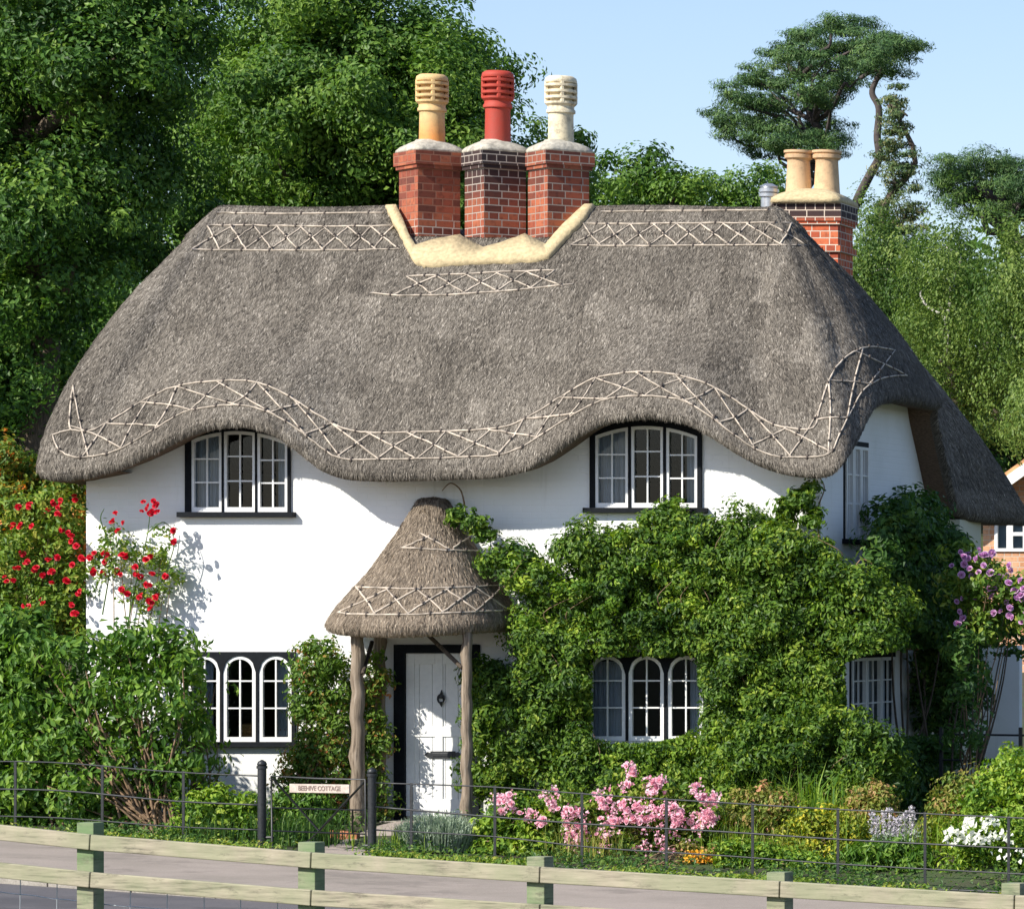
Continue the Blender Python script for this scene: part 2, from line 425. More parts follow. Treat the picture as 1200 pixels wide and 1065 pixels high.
M['f_pink'] = leafmat('petal_pink', [(.7, .26, .38), (.82, .48, .56), (.88, .7, .74)], trans=.3)
M['f_lilac'] = leafmat('petal_lilac', [(.42, .2, .42), (.6, .3, .55), (.72, .55, .75)], trans=.3)
M['f_white'] = leafmat('petal_white', [(.7, .72, .6), (.8, .8, .72), (.85, .85, .8)], trans=.3)
M['f_orange'] = leafmat('petal_orange', [(.7, .25, .02), (.8, .4, .03), (.85, .55, .05)], trans=.3)
M['f_stat'] = leafmat('petal_statice', [(.4, .38, .42), (.6, .56, .6), (.72, .68, .7)], trans=.3)

# ------------------------------------------------------------------ foliage tools
def unit(a): return a / (np.linalg.norm(a, axis=-1, keepdims=True) + 1e-9)

def leaf_arrays(Pt, Nn, size, aspect=.5, droop=.3, tang=None):
    n = len(Pt)
    Nn = unit(Nn + rng.normal(0, .45, (n, 3)))
    T = rng.normal(0, 1, (n, 3)); T[:, 2] -= droop * 2
    if tang is not None: T = tang + rng.normal(0, .25, (n, 3))
    T = unit(T - (T * Nn).sum(1, keepdims=True) * Nn)
    B = np.cross(Nn, T)
    L = size * rng.uniform(.65, 1.25, (n, 1)); Wd = L * aspect
    fold = Nn * (Wd * .22)
    a = Pt - T * L * .5; c = Pt + T * L * .5
    b1 = Pt - T * L * .08 + B * Wd * .5 + fold; d1 = Pt - T * L * .08 - B * Wd * .5 + fold
    V = np.stack([a, b1, c, d1], 1).reshape(-1, 3)
    i = np.arange(n)[:, None] * 4
    Fc = np.concatenate([i + [0, 1, 2], i + [0, 2, 3]])
    return V, Fc

def leaves(name, Pt, Nn, size, mat, parent, aspect=.5, droop=.3, rnd=None, tang=None):
    V, Fc = leaf_arrays(Pt, Nn, size, aspect, droop, tang)
    if rnd is None: rnd = rng.random(len(Pt))
    rnd = np.clip(rnd, 0.001, .999)
    return npmesh(name, V, [Fc], mat, parent, rnd=np.repeat(rnd, 4))

def inpoly(pts, poly):
    x, y = pts[:, 0], pts[:, 1]; ins = np.zeros(len(pts), bool)
    j = len(poly) - 1
    for i in range(len(poly)):
        xi, yi = poly[i]; xj, yj = poly[j]
        c = ((yi > y) != (yj > y)) & (x < (xj - xi) * (y - yi) / (yj - yi + 1e-9) + xi)
        ins ^= c; j = i
    return ins

def edgedist(pts, poly):
    d = np.full(len(pts), 1e9)
    for i in range(len(poly)):
        a = np.array(poly[i - 1], float); b = np.array(poly[i], float); ab = b - a
        t = np.clip(((pts - a) @ ab) / (ab @ ab + 1e-9), 0, 1)
        d = np.minimum(d, np.linalg.norm(pts - (a + t[:, None] * ab), axis=1))
    return d

def polypts(poly, n, holes=(), mind=0, inset=0):
    poly = [tuple(p) for p in poly]
    lo = np.min(poly, 0); hi = np.max(poly, 0); out = np.zeros((0, 2)); tries = 0
    while len(out) < n and tries < 60:
        tries += 1
        q = rng.uniform(lo, hi, (n * 3, 2)); q = q[inpoly(q, poly)]
        for h in holes: q = q[~inpoly(q, h)]
        if inset: q = q[edgedist(q, poly) > inset]
        if mind:
            keep = []
            for p in q:
                o = out if not keep else np.vstack([out, keep])
                if len(o) == 0 or np.min(((o - p) ** 2).sum(1)) > mind * mind: keep.append(p)
                if len(out) + len(keep) >= n: break
            q = np.array(keep).reshape(-1, 2)
        out = np.vstack([out, q])
    return out[:n]

def clump_leaves(C, r, n, squash=.8, shell=.35, out=.9, up=.35, bright=.4):
    """n leaves round each clump centre; C (k,3), r scalar or (k,)."""
    k = len(C); r = np.full(k, r) if np.isscalar(r) else r
    r = np.repeat(r, n)[:, None]; Cc = np.repeat(C, n, 0)
    d = unit(rng.normal(0, 1, (k * n, 3)))
    rr = rng.random((k * n, 1)) ** shell
    Pt = Cc + d * rr * r * np.array([1, 1, squash]) * rng.uniform(.85, 1.2, (k * n, 1))
    Nn = d * out + np.array([0, 0, up]); tone = np.repeat(rng.normal(0, bright * .5, k) + .12 * np.sin(C[:, 0] * 2.7 + 1) * np.sin(C[:, 2] * 3.1), n)
    rnd = np.clip(.42 + tone + rng.normal(0, .22, k * n), 0, 1)
    return Pt, Nn, rnd

def crown(poly, Y0, depth, nb, rb, nsub, rs, nl, holes=(), mind=None, back=1.0, squash=.8, X0=None, bias=0, inset=None):
    """Blobs through an outline (photo pixels unprojected to depth Y0); each blob carries sub-clumps of leaves."""
    s = F / (Y0 - CY)
    if inset is None: inset = rb * s * .55
    if mind is None: mind = rb * s * .55
    q = polypts(poly, nb, holes, mind, inset)
    e = np.clip(edgedist(q, poly) / (rb * s * 3), 0, 1)
    Yv = Y0 + depth * (rng.uniform(-1, back, len(q))) * np.sqrt(np.clip(e, .05, 1)) + bias
    C = np.array([P(a, b, y) if X0 is None else PX(a, b, X0 + (y - Y0)) for (a, b), y in zip(q, Yv)])
    # sub-clumps on the shell of every blob
    k = len(C); d = unit(rng.normal(0, 1, (k * nsub, 3)))
    rbv = rb * rng.uniform(.7, 1.25, k)
    S = np.repeat(C, nsub, 0) + d * np.repeat(rbv, nsub)[:, None] * (rng.random((k * nsub, 1)) ** .4) * np.array([1, 1, squash])
    Pt, Nn, rnd = clump_leaves(S, rs * rng.uniform(.7, 1.3, len(S)), nl, squash)
    Nn = Nn + np.repeat(d, nl, 0) * .8
    # drop leaves that reach into a hole in front of a window
    return Pt, Nn, rnd, C

def cull(Pt, Nn, rnd, holes):
    if not holes: return Pt, Nn, rnd
    s = F / (Pt[:, 1] - CY); q = np.stack([VX + (Pt[:, 0] - CX) * s, VY - (Pt[:, 2] - CZ) * s], 1)
    k = np.ones(len(Pt), bool)
    for h in holes: k &= ~inpoly(q, h)
    return Pt[k], Nn[k], rnd[k]

def smooth_poly(pts, sub=8):
    pts = np.array(pts, float); n = len(pts); out = []
    for i in range(n - 1):
        p0, p1, p2, p3 = pts[max(i - 1, 0)], pts[i], pts[i + 1], pts[min(i + 2, n - 1)]
        for k in range(sub):
            t = k / sub
            out.append(.5 * ((2 * p1) + (-p0 + p2) * t + (2 * p0 - 5 * p1 + 4 * p2 - p3) * t * t + (-p0 + 3 * p1 - 3 * p2 + p3) * t ** 3))
    out.append(pts[-1]); return np.array(out)

def wobble(p, q, n, amp):
    p, q = np.array(p, float), np.array(q, float)
    out = [p + (q - p) * i / n + (rng.normal(0, amp, 3) if 0 < i < n else 0) for i in range(n + 1)]
    return smooth_poly(out, 3)

# ------------------------------------------------------------------ ground
def gz(X, v):
    Xc = np.clip(X, -35, 40)
    lane = -.2 - .046 * Xc
    yard = 0.0
    z = lane + (yard - lane) * sstep(-3.7, -1.2, v)
    z = z + np.where(v > 9, 8.5 * sstep(9, 52, v), 0) + 5 * sstep(50, 140, v)
    z = z - .12 * sstep(-8.85, -9.0, v)
    z = z + .14 * sstep(-12.9, -13.6, v) + 1.3 * sstep(-24, -44, v)
    return z

def sheet(name, xs, vs, mat, dz, amp=0):
    Xg, Vg = np.meshgrid(xs, vs, indexing='ij')
    Z = gz(Xg, Vg) + dz
    if amp: Z = Z + amp * (np.sin(Xg * 2.1 + Vg * 1.3) * np.sin(Vg * 1.7 - Xg * .6)) * ((Vg > -3.5) | (Vg < -13.5))
    V = np.stack([Xg, Vg - .25 * Xg, Z], -1).reshape(-1, 3)
    a, b_ = len(xs), len(vs); i = np.arange(a - 1)[:, None] * b_ + np.arange(b_ - 1)[None]
    i = i.ravel()[:, None]
    Fc = np.concatenate([i, i + b_, i + b_ + 1, i + 1], 1)
    return tag(npmesh(name, V, [Fc], mat, smooth=True), kind='structure')

xs = np.unique(np.concatenate([[-600, -300, -150, -80], np.arange(-50, 50, .8), [80, 150, 300, 600]]))
vs = np.unique(np.concatenate([[-500, -200, -100, -60], np.arange(-50, -15, 1.0), np.arange(-15, 12, .4), [-13, -12.9, -9.02, -8.98, -5, -4.7], np.arange(12, 150, 2.5), [200, 400, 900]]))
def ground():
    o = sheet('ground', xs, vs, M['soil'], 0, .03)
    co = np.zeros(len(o.data.vertices) * 3, np.float32); o.data.vertices.foreach_get('co', co); co = co.reshape(-1, 3)
    v = co[:, 1] + .25 * co[:, 0]
    co[(v > -13.3) & (v < -4.85), 2] -= .06
    o.data.vertices.foreach_set('co', co.ravel()); return o
ground()
lx = np.arange(-60, 60.1, 1.0)
sheet('pavement', lx, [-8.87, -6.5, -4.7], M['pave'], .004)
sheet('road', lx, [-13.0, -11, -9.03], M['asphalt'], .004)
kb = MB()
for x in np.arange(-40, 40, .92):
    a = []
    for xx in (x, x + .91):
        for v in (-9.02, -8.86):
            a.append((xx, v - .25 * xx, -.2 - .046 * max(-35, min(40, xx)) + .012))
    q = [a[0], a[2], a[3], a[1]]; kb.hexa([(p[0], p[1], p[2] - .25) for p in q], q)
tag(kb.build('kerb', M['kerb'], bevel=.01), kind='structure')

# ================================================================== COTTAGE
cot = empty('cottage', (-.7, 2.5, 0), 'white thatched cottage with wavy eaves and three diagonal brick chimneys', 'cottage')
def fx(px): return (px - 600) / 100.0
def fz(py): return (960 - py) / 100.0

# ---- roof as one loft: eave loop -> ridge
XL, XR, RY, RZ = -4.44, 2.22, 2.6, 7.53
epx = [(40, 561), (62, 564), (100, 560), (140, 549), (180, 530), (215, 511), (245, 502), (285, 500), (318, 510), (345, 530), (372, 552), (400, 562), (450, 564), (520, 562),
       (580, 560), (620, 550), (650, 530), (680, 508), (710, 495), (757, 490), (800, 496), (830, 512), (860, 532), (890, 548), (920, 557), (950, 560), (972, 559), (986, 553)]
loop = [P(a, b, -.7) for a, b in epx]
loop += [PX(a, b, 4.1) for a, b in [(995, 543), (1006, 525), (1016, 503), (1027, 483), (1042, 474), (1060, 472), (1085, 476), (1108, 482)]]
loop += [np.array(p) for p in [(4.14, 3.66, 5.0), (4.1, 3.72, 4.86), (4.1, 4.1, 4.38), (4.12, 4.66, 3.67), (4.2, 5.4, 3.6), (4.38, 7.1, 3.58), (4.1, 7.6, 3.6), (3, 7.6, 3.6), (-2, 7.6, 3.6), (-4.8, 7.6, 3.6), (-5.25, 7.2, 3.6), (-5.3, 4, 3.8), (-5.3, .5, 3.93), (-5.3, -.45, 3.95)]]
def resample(pts, step):
    pts = np.vstack([pts, pts[:1]]); d = np.linalg.norm(np.diff(pts, axis=0), axis=1); c = np.r_[0, np.cumsum(d)]
    n = int(c[-1] / step); t = np.linspace(0, c[-1], n, endpoint=False)
    return np.stack([np.interp(t, c, pts[:, i]) for i in range(3)], 1), c[-1]
E, per = resample(np.array(loop), .06)
def circ(a, k):
    for _ in range(k): a = (np.roll(a, 1, 0) + a * 2 + np.roll(a, -1, 0)) / 4
    return a
E = circ(E, 3); ns = len(E)
tg = unit(circ(np.roll(E, -1, 0) - np.roll(E, 1, 0), 8)); outn = unit(np.stack([tg[:, 1], -tg[:, 0], np.zeros(ns)], 1))
# make sure it points away from the middle
outn *= np.sign(((E - [-.6, 3, 0]) * outn).sum(1))[:, None]; outn = unit(circ(outn, 30))
def dip(X): return .52 * (sstep(-2.35, -2.05, X) - sstep(-.38, .05, X))
def ridge(X): return RZ + .012 * np.sin(X * 2.3)
RX = np.clip(E[:, 0] * 1.0, XL, XR)
# soften the clip so that hips fan out
RX = circ(RX[:, None], 20)[:, 0]
RXp = np.stack([RX, np.full(ns, RY), ridge(RX)], 1)
wl = sstep(-4.6, -5.2, E[:, 0]); wr = sstep(3.0, 4.0, E[:, 0]); wf = sstep(.5, -.6, E[:, 1]) * (1 - wl) * (1 - wr)
amp = circ((.38 * wl + .2 * wr + .1 * wf + .08 * (1 - np.maximum(np.maximum(wl, wr), wf)))[:, None], 10)[:, 0]
ts = np.concatenate([[0, .006, .014, .025], np.linspace(.04, .96, 62), [.975, .987, .996, 1.0]]); ntt = len(ts)
tt = ts[None, :, None]
Eb = E.copy(); dz = (E[:, 2] - 3.97) * wf; Eb[:, 2] -= dz
S = Eb[:, None, :] + (RXp - Eb)[:, None, :] * tt
S[..., 2] += dz[:, None] * (1 - sstep(-.05, .6, ts))[None] / (1 - sstep(-.05, .6, 0))
S = S + outn[:, None, :] * (amp[:, None] * np.sin(np.pi * ts ** .8)[None])[..., None]
S[..., 2] += (.10 * np.sin(np.pi * ts ** .6))[None] * (.4 + .6 * wf)[:, None]
S[..., 2] -= .11 * np.exp(-(1 - ts) / .03)[None] * 1.0
S = S + outn[:, None, :] * (.035 * sstep(.835, .845, ts) * (1 - sstep(.97, 1, ts)))[None, :, None]           # block ridge
S = S - outn[:, None, :] * (.10 * np.exp(-ts / .012))[None, :, None]                                  # rounded lip
ph = np.cumsum(np.full(ns, per / ns))
lump = (np.sin(ph * 1.9)[:, None] * np.sin(ts * 11 + 1)[None] + .6 * np.sin(ph * 5.1 + 2)[:, None] * np.sin(ts * 23)[None])
S = S + outn[:, None, :] * (.013 * lump * np.sin(np.pi * ts)[None])[..., None]
S = S + outn[:, None, :] * (rng.normal(0, .003, (ns, ntt)))[..., None]
dlt = circ((.10 * (E[:, 0] > 3.5) * sstep(3.62, 3.7, E[:, 1]) * (1 - sstep(5.2, 7.2, E[:, 1])))[:, None], 1)[:, 0]
S = S - outn[:, None, :] * (dlt[:, None] * (1 - sstep(.05, .5, ts))[None])[..., None]
S_und = S.copy()
S[..., 2] -= dip(S[..., 0]) * sstep(.82, 1.0, ts)[None] * (wf[:, None] > .5)
S[..., 2] -= dip(S[..., 0]) * sstep(.9, 1.0, ts)[None] * (wf[:, None] <= .5)
E = E - outn * dlt[:, None]
ui = np.array([E - outn * .12 - [0, 0, .005], E - outn * .4 + [0, 0, .03], E - outn * .85 + [0, 0, .12]])
U = S.reshape(-1, 3); u_len = ph
vlen = np.concatenate([np.zeros((ns, 1)), np.cumsum(np.linalg.norm(np.diff(S, axis=1), axis=2), 1)], 1)
uvr = np.stack([np.repeat(u_len, ntt).reshape(ns, ntt), vlen], -1).reshape(-1, 2)
i = np.arange(ns)[:, None]; j = np.arange(ntt - 1)[None]; i2 = (i + 1) % ns
Fq = np.stack([(i * ntt + j).ravel(), (i2 * ntt + j).ravel(), (i2 * ntt + j + 1).ravel(), (i * ntt + j + 1).ravel()], 1)
base = ns * ntt
Uu = ui.reshape(-1, 3); k0 = np.arange(ns); k1 = (k0 + 1) % ns
Fu = [np.stack([k0 * ntt, base + k0, base + k1, k1 * ntt], 1)] + [np.stack([base + r * ns + k0, base + (r + 1) * ns + k0, base + (r + 1) * ns + k1, base + r * ns + k1], 1) for r in range(2)]
Vr = np.vstack([U, Uu]); uvr = np.vstack([uvr, np.stack([np.tile(u_len, 3), np.repeat([-.1, -.4, -.9], ns)], 1)])
roof = npmesh('thatched_roof', Vr, [Fq, np.vstack(Fu[:1]), np.vstack(Fu[1:])], [M['thatch'], M['soffit']], cot, mi=[0, 0, 1], smooth=[True, True, True], uv=uvr)
ROOF = BVHTree.FromPolygons([tuple(p) for p in U], [tuple(int(a) for a in f) for f in Fq])

UND = BVHTree.FromPolygons([tuple(p) for p in S_und.reshape(-1, 3)], [tuple(int(a) for a in f) for f in Fq])

def straw(name, S, density, L, W, mat, parent, lift=.02, jit=.3, sel=None, wrap=True):
    a, b_ = S.shape[:2]
    A0 = S[:, :-1]; A1 = np.roll(S, -1, 0)[:, :-1]; A2 = S[:, 1:]
    if not wrap: A0, A1, A2 = A0[:-1], A1[:-1], A2[:-1]
    ar = np.linalg.norm(np.cross(A1 - A0, A2 - A0), axis=2)
    if sel is not None: ar = ar * sel(A0)
    pr = (ar / ar.sum()).ravel(); n = int(ar.sum() * density)
    k = rng.choice(len(pr), n, p=pr); ii, jj = np.unravel_index(k, ar.shape)
    p00, p10, p01 = A0[ii, jj], A1[ii, jj], A2[ii, jj]; p11 = np.roll(S, -1, 0)[:, 1:][ii, jj]
    fu, fv = rng.random((n, 1)), rng.random((n, 1))
    Pt = (p00 * (1 - fu) + p10 * fu) * (1 - fv) + (p01 * (1 - fu) + p11 * fu) * fv
    dn = unit(p00 - p01); nn = unit(np.cross(p10 - p00, p01 - p00))
    side = unit(np.cross(dn, nn)); dn = unit(dn + side * rng.normal(0, jit, (n, 1))); side = np.cross(dn, nn)
    l = L * rng.uniform(.5, 1.4, (n, 1)); w_ = W * rng.uniform(.6, 1.4, (n, 1)); lf = lift * rng.uniform(.2, 1, (n, 1))
    V = np.stack([Pt - side * w_ / 2 + nn * .002 - dn * l * .3, Pt + side * w_ / 2 + nn * .002 - dn * l * .3, Pt + dn * l * .7 + nn * lf], 1).reshape(-1, 3)
    cn = rng.normal(0, 1, (40, 40)); cn = (cn + np.roll(cn, 1, 0) + np.roll(cn, 1, 1)) / 1.7
    rnd = np.clip(rng.normal(.4, .22, n) + .06 * cn[(np.abs(Pt[:, 0]) * 4.1).astype(int) % 40, (np.abs(Pt[:, 2]) * 3.3 + Pt[:, 0] * .7).astype(int) % 40], .001, .999)
    return npmesh(name, V, [np.arange(n * 3).reshape(-1, 3)], mat, parent, rnd=np.repeat(rnd, 3))
def roofsel(A): return ((A[..., 1] < 3.2) | (A[..., 0] > 2.0)) * ((A[..., 0] > -5.6) * 1.0) * np.where(A[..., 1] < 3.2, 1, .6)
tag(straw('straw', S[:, 1:], 8200, .082, .0095, M['straw'], roof, sel=roofsel, lift=.0065, jit=.22), kind='stuff')

def onroof(px, py, bvh=None, lift=.0):
    o = Vector((CX, CY, CZ)); d = (Vector(P(px, py, 0)) - o).normalized()
    h = (bvh or ROOF).ray_cast(o, d)
    if h[0] is None: return None
    n = h[1]; n = n if n.dot(d) < 0 else -n
    return np.array(h[0] + n * lift)

def liggers(name, lines, parent, bvh=None, r=.0102, curve=True):
    mb = MB(); mc = []
    for ln in lines:
        pts = smooth_poly(ln, 5) if curve and len(ln) > 2 else np.array([np.array(ln[0]) + (np.array(ln[-1]) - np.array(ln[0])) * t for t in np.linspace(0, 1, 8)])
        pts = pts + rng.normal(0, .25, pts.shape)
        w3 = [p for p in (onroof(a, b_, bvh, .010) for a, b_ in pts) if p is not None]
        if len(w3) > 1:
            run = [w3[0]]
            for p in w3[1:]:
                if np.linalg.norm(p - run[-1]) > .9:
                    if len(run) > 1: mb.tube(run, r, 5)
                    run = [p]
                else: run.append(p)
            if len(run) > 1: mb.tube(run, r * rng.uniform(.85, 1.15), 5)
            acc = 0
            for a, b_ in zip(w3[:-1], w3[1:]):
                acc += np.linalg.norm(b_ - a)
                if acc > .27:
                    acc = 0; mb.bar(a + [-.004, 0, -.03], a + [.004, 0, .03], .022, .022, 1)
    return mb.build(name, [M['lig'], M['clip']], parent, smooth='all')

def zigzag(lo, hi, n):
    lo, hi = smooth_poly(lo, 10), smooth_poly(hi, 10)
    def at(l, t):
        d = np.r_[0, np.cumsum(np.linalg.norm(np.diff(l, axis=0), axis=1))]; return np.array([np.interp(t * d[-1], d, l[:, 0]), np.interp(t * d[-1], d, l[:, 1])])
    out = []
    for k in range(n):
        a, b_ = k / n, min(1, (k + 1.12) / n)
        j1, j2 = rng.normal(0, .004, 2)
        out.append([at(lo, a), (at(lo, a) + at(hi, b_)) / 2 + rng.normal(0, .6, 2), at(hi, b_ + j1 if b_ < 1 else 1)])
        out.append([at(hi, a), (at(hi, a) + at(lo, b_)) / 2 + rng.normal(0, .6, 2), at(lo, b_ + j2 if b_ < 1 else 1)])
    return out
eL = [(62, 510), (70, 528), (90, 536), (115, 534), (140, 527), (165, 513), (190, 498), (215, 484), (240, 478), (275, 475), (305, 480), (330, 491), (355, 508), (378, 526), (398, 537), (425, 539), (480, 538), (540, 536), (585, 533), (612, 524), (645, 503), (680, 482), (705, 470), (735, 465), (770, 465), (800, 470), (830, 487), (860, 510), (885, 526), (910, 535), (940, 536), (972, 532), (984, 508), (998, 480), (1013, 456), (1035, 443), (1062, 440)]
eH = [(86, 452), (83, 475), (82, 500), (90, 505), (110, 504), (140, 487), (165, 472), (195, 457), (225, 450), (255, 447), (290, 447), (320, 455), (350, 472), (380, 491), (402, 502), (430, 507), (480, 507), (540, 505), (583, 502), (610, 494), (640, 477), (670, 458), (700, 443), (740, 437), (780, 438), (820, 447), (850, 462), (880, 482), (902, 496), (925, 502), (953, 502), (960, 482), (968, 455), (980, 430), (1000, 413), (1022, 407), (1048, 411)]
liggers('eave_liggers', [eL, eH] + zigzag(eL, eH, 24), roof)
A = [(224, 293), (300, 294), (380, 294), (468, 293)]; B = [(243, 265), (300, 265), (380, 266), (461, 265)]
C_ = [(668, 288), (740, 289), (860, 288), (944, 288)]; D = [(684, 263), (740, 263), (860, 262), (928, 262)]
liggers('ridge_liggers', [A, B, [(254, 250), (330, 251), (450, 250)]] + zigzag(A, B, 8), roof)
liggers('ridge_liggers', [C_, D, [(704, 249), (800, 248), (916, 247)]] + zigzag(C_, D, 9), roof)
E1 = [(435, 344), (480, 347), (560, 344), (672, 334)]; E2 = [(476, 324), (540, 322), (600, 319), (650, 317)]
liggers('chimney_liggers', [E1, E2] + zigzag([(462, 346), (560, 344), (660, 336)], E2, 5), roof)

# ---- cream mortar flashing round the stacks: a slab lying on the thatch
fo = [(452, 244), (462, 264), (474, 288), (486, 310), (500, 314), (530, 312), (565, 310), (600, 310), (632, 307), (645, 303), (664, 282), (682, 264), (697, 244)]
fi = [(466, 246), (474, 262), (481, 280), (489, 293), (512, 286), (541, 281), (568, 296), (592, 289), (617, 280), (641, 292), (658, 272), (676, 255), (687, 245)]
fm = MB()
def fl(pp):
    o, i_ = [], []
    for a, b_ in pp:
        p = onroof(a, b_, UND, 0)
        if p is None or p[1] > 2.56: p = P(a, b_, 2.5)
        o.append(p)
    return o
lin = lambda l: np.array([np.array(l[k // 5]) + (np.array(l[min(k // 5 + 1, len(l) - 1)]) - np.array(l[k // 5])) * (k % 5) / 5 for k in range(5 * (len(l) - 1) + 1)], float)
fo_s = lin(fo); fi_s = lin(fi); fi_s[:, 1] += .2 * rng.normal(0, 1, len(fi_s)); fo_s += rng.normal(0, .5, fo_s.shape)
po, pi_ = fl(fo_s), fl(fi_s); nv = np.array([0, -.68, .73])
rings = []
for a, b_ in zip(po, pi_):
    b2 = b_ + nv * .05
    rings.append([a - nv * .04, a + nv * .03, a + (b2 - a) * .12 + nv * .055, b2 + nv * .035, b2 + np.array([0, .1, -.5])])
vs_ = [p for r_ in rings for p in r_]; nf = 5
fm.add(vs_, [(k * nf + q, k * nf + q + 1, (k + 1) * nf + q + 1, (k + 1) * nf + q) for k in range(len(rings) - 1) for q in range(nf - 1)])
fm.build('chimney_flashing', M['mortar'], cot, smooth='all')

# ---- the three diagonal stacks
def stack(cx, cy, z0, z1, capz, half, mat, rot=45, hy=None, extra=0):
    """Brick stack with an oversailing cap, uv in metres."""
    mb = MB(); hy = hy or half
    def ring(h, h2, z):
        c, s_ = math.cos(R(rot)), math.sin(R(rot))
        return [(cx + x * c - y * s_, cy + x * s_ + y * c, z) for x, y in [(-h, -h2), (h, -h2), (h, h2), (-h, h2)]]
    def sect(h, h2, za, zb, top=False):
        a, b_ = ring(h, h2, za), ring(h, h2, zb); u = 0
        for k in range(4):
            l = math.dist(a[k], a[(k + 1) % 4]); k2 = (k + 1) % 4
            mb.add([a[k], a[k2], b_[k2], b_[k]], [(0, 1, 2, 3)], 0, [(u, za), (u + l, za), (u + l, zb), (u, zb)]); u += l
        mb.add(a, [(3, 2, 1, 0)], 0, [(0, 0)] * 4); mb.add(b_, [(0, 1, 2, 3)], 0, [(0, 0)] * 4)
    sect(half, hy, z0, capz); sect(half + .03, hy + .03, capz, capz + .045); sect(half + .05, hy + .05, capz + .045, z1)
    for e in range(extra): sect(half + .04, hy + .04, capz - .35 - e * .3, capz - .27 - e * .3)
    return mb.build('chimney', mat, cot)

def vent_pot(name, cx, cy, z0, z1, mat, parent, r=.15):
    mb = MB(); hh = .40; zc = z1 - z0
    mb.lathe((cx, cy, z0), [(r * 1.04, 0), (r, .03), (r * .96, zc - hh - .1), (r * .98, zc - hh - .06), (r * 1.12, zc - hh - .05), (r * 1.12, zc - hh - .02), (r * 1.02, zc - hh), (r * 1.02, zc - hh + .03), (r * 1.22, zc - hh + .06), (r * 1.22, zc - hh + .085), (r * .9, zc - hh + .09), (r * .9, zc - .1)], 28)
    for q in range(3):
        z = zc - hh + .125 + q * .075
        mb.lathe((cx, cy, z0), [(r * .9, z), (r * 1.2, z - .012), (r * 1.27, z), (r * 1.27, z + .028), (r * .9, z + .04)], 28)
    mb.lathe((cx, cy, z0), [(r * .9, zc - .1), (r * 1.2, zc - .08), (r * 1.24, zc - .06), (r * 1.18, zc - .025), (r * .95, zc), (r * .7, zc + .004), (r * .65, zc - .05)], 28)
    for q in range(4):
        a = math.pi / 4 + q * math.pi / 2 - .35
        x, y = cx + math.cos(a) * r * 1.08, cy + math.sin(a) * r * 1.08
        mb.tube([(x, y, z1 - hh + .07), (x, y, z1 - .07)], .028, 6)
    return mb.build(name, mat, parent, smooth=True)

cy_ = 2.42
for pxc, cap, top, mt, pt, lab in [(503.5, 180, 88, 'brickA', 'potA', 'red brick stack with buff pot'), (580.5, 180, 84, 'brickB', 'potB', 'soot-blackened brick stack with red pot'), (654.5, 180, 90, 'brickC', 'potC', 'brick stack with white joints and white pot')]:
    sc_ = F / (cy_ - CY); cx_ = CX + (pxc - VX) / sc_
    zt = CZ + (VY - cap) / sc_; zc = CZ + (VY - 200) / sc_
    st = stack(cx_, cy_, 6.3, zt, zc, .265, M[mt]); st['label'] = lab
    fb = MB(); fb.lathe((cx_, cy_, zt), [(.30, .002), (.298, .03), (.275, .075), (.23, .115), (.175, .14), (.16, .16)], 32, square=[1, 1, .8, .4, .1, 0], ang=R(45))
    fb.build('chimney_cap', M['flaunch'], st, smooth='all')
    vent_pot('chimney_pot', cx_ + .03, cy_, zt + .12, CZ + (VY - top) / sc_, M[pt], st, .152)

# ---- rear stack
cyr = 5.1; sr = F / (cyr + .0 - CY)
xr0, xr1 = P(905, 240, cyr - .35)[0], P(986, 240, cyr - .35)[0]
zc = P(0, 263, cyr - .35)[2]; zt = P(0, 238, cyr - .35)[2]
rear = stack((xr0 + xr1) / 2, cyr, 4.5, zt, zc, (xr1 - xr0) / 2 - .05, M['brickD'], rot=0, hy=.33, extra=1); rear['label'] = 'rear brick stack with two buff pots'
fb = MB(); fb.lathe(((xr0 + xr1) / 2, cyr, zt), [(.44, .002), (.43, .06), (.36, .13), (.2, .2)], 32, square=[1, 1, .8, .5])
o = fb.build('chimney_cap', M['mortar'], rear, smooth='all')
for px_ in (936, 969):
    x = P(px_, 0, cyr)[0]; pz0, pz1 = zt + .1, P(0, 177, cyr)[2]; mb = MB()
    mb.lathe((x, cyr, pz0), [(.2, 0), (.165, .05), (.16, .1), (.14, pz1 - pz0 - .14), (.145, pz1 - pz0 - .12), (.175, pz1 - pz0 - .1), (.178, pz1 - pz0 - .06), (.16, pz1 - pz0 - .05), (.185, pz1 - pz0 - .03), (.185, pz1 - pz0), (.13, pz1 - pz0), (.12, pz1 - pz0 - .2)], 24)
    mb.build('chimney_pot', M['potD'], rear, smooth=True)
x = P(901, 0, cyr)[0]; mb = MB(); mb.lathe((x, cyr, zt - .12), [(.1, 0), (.1, .22), (.125, .23), (.125, .27), (.1, .28), (.125, .29), (.125, .33), (.1, .34), (.12, .36), (.05, .4)], 20)
mb.build('flue_cowl', M['silver'], rear, smooth=True)
mb = MB(); mb.lathe((x + .12, cyr, zt - .25), [(.3, 0), (.24, .12), (.1, .24)], 16); mb.build('chimney_cap', M['mortar'], rear, smooth='all')

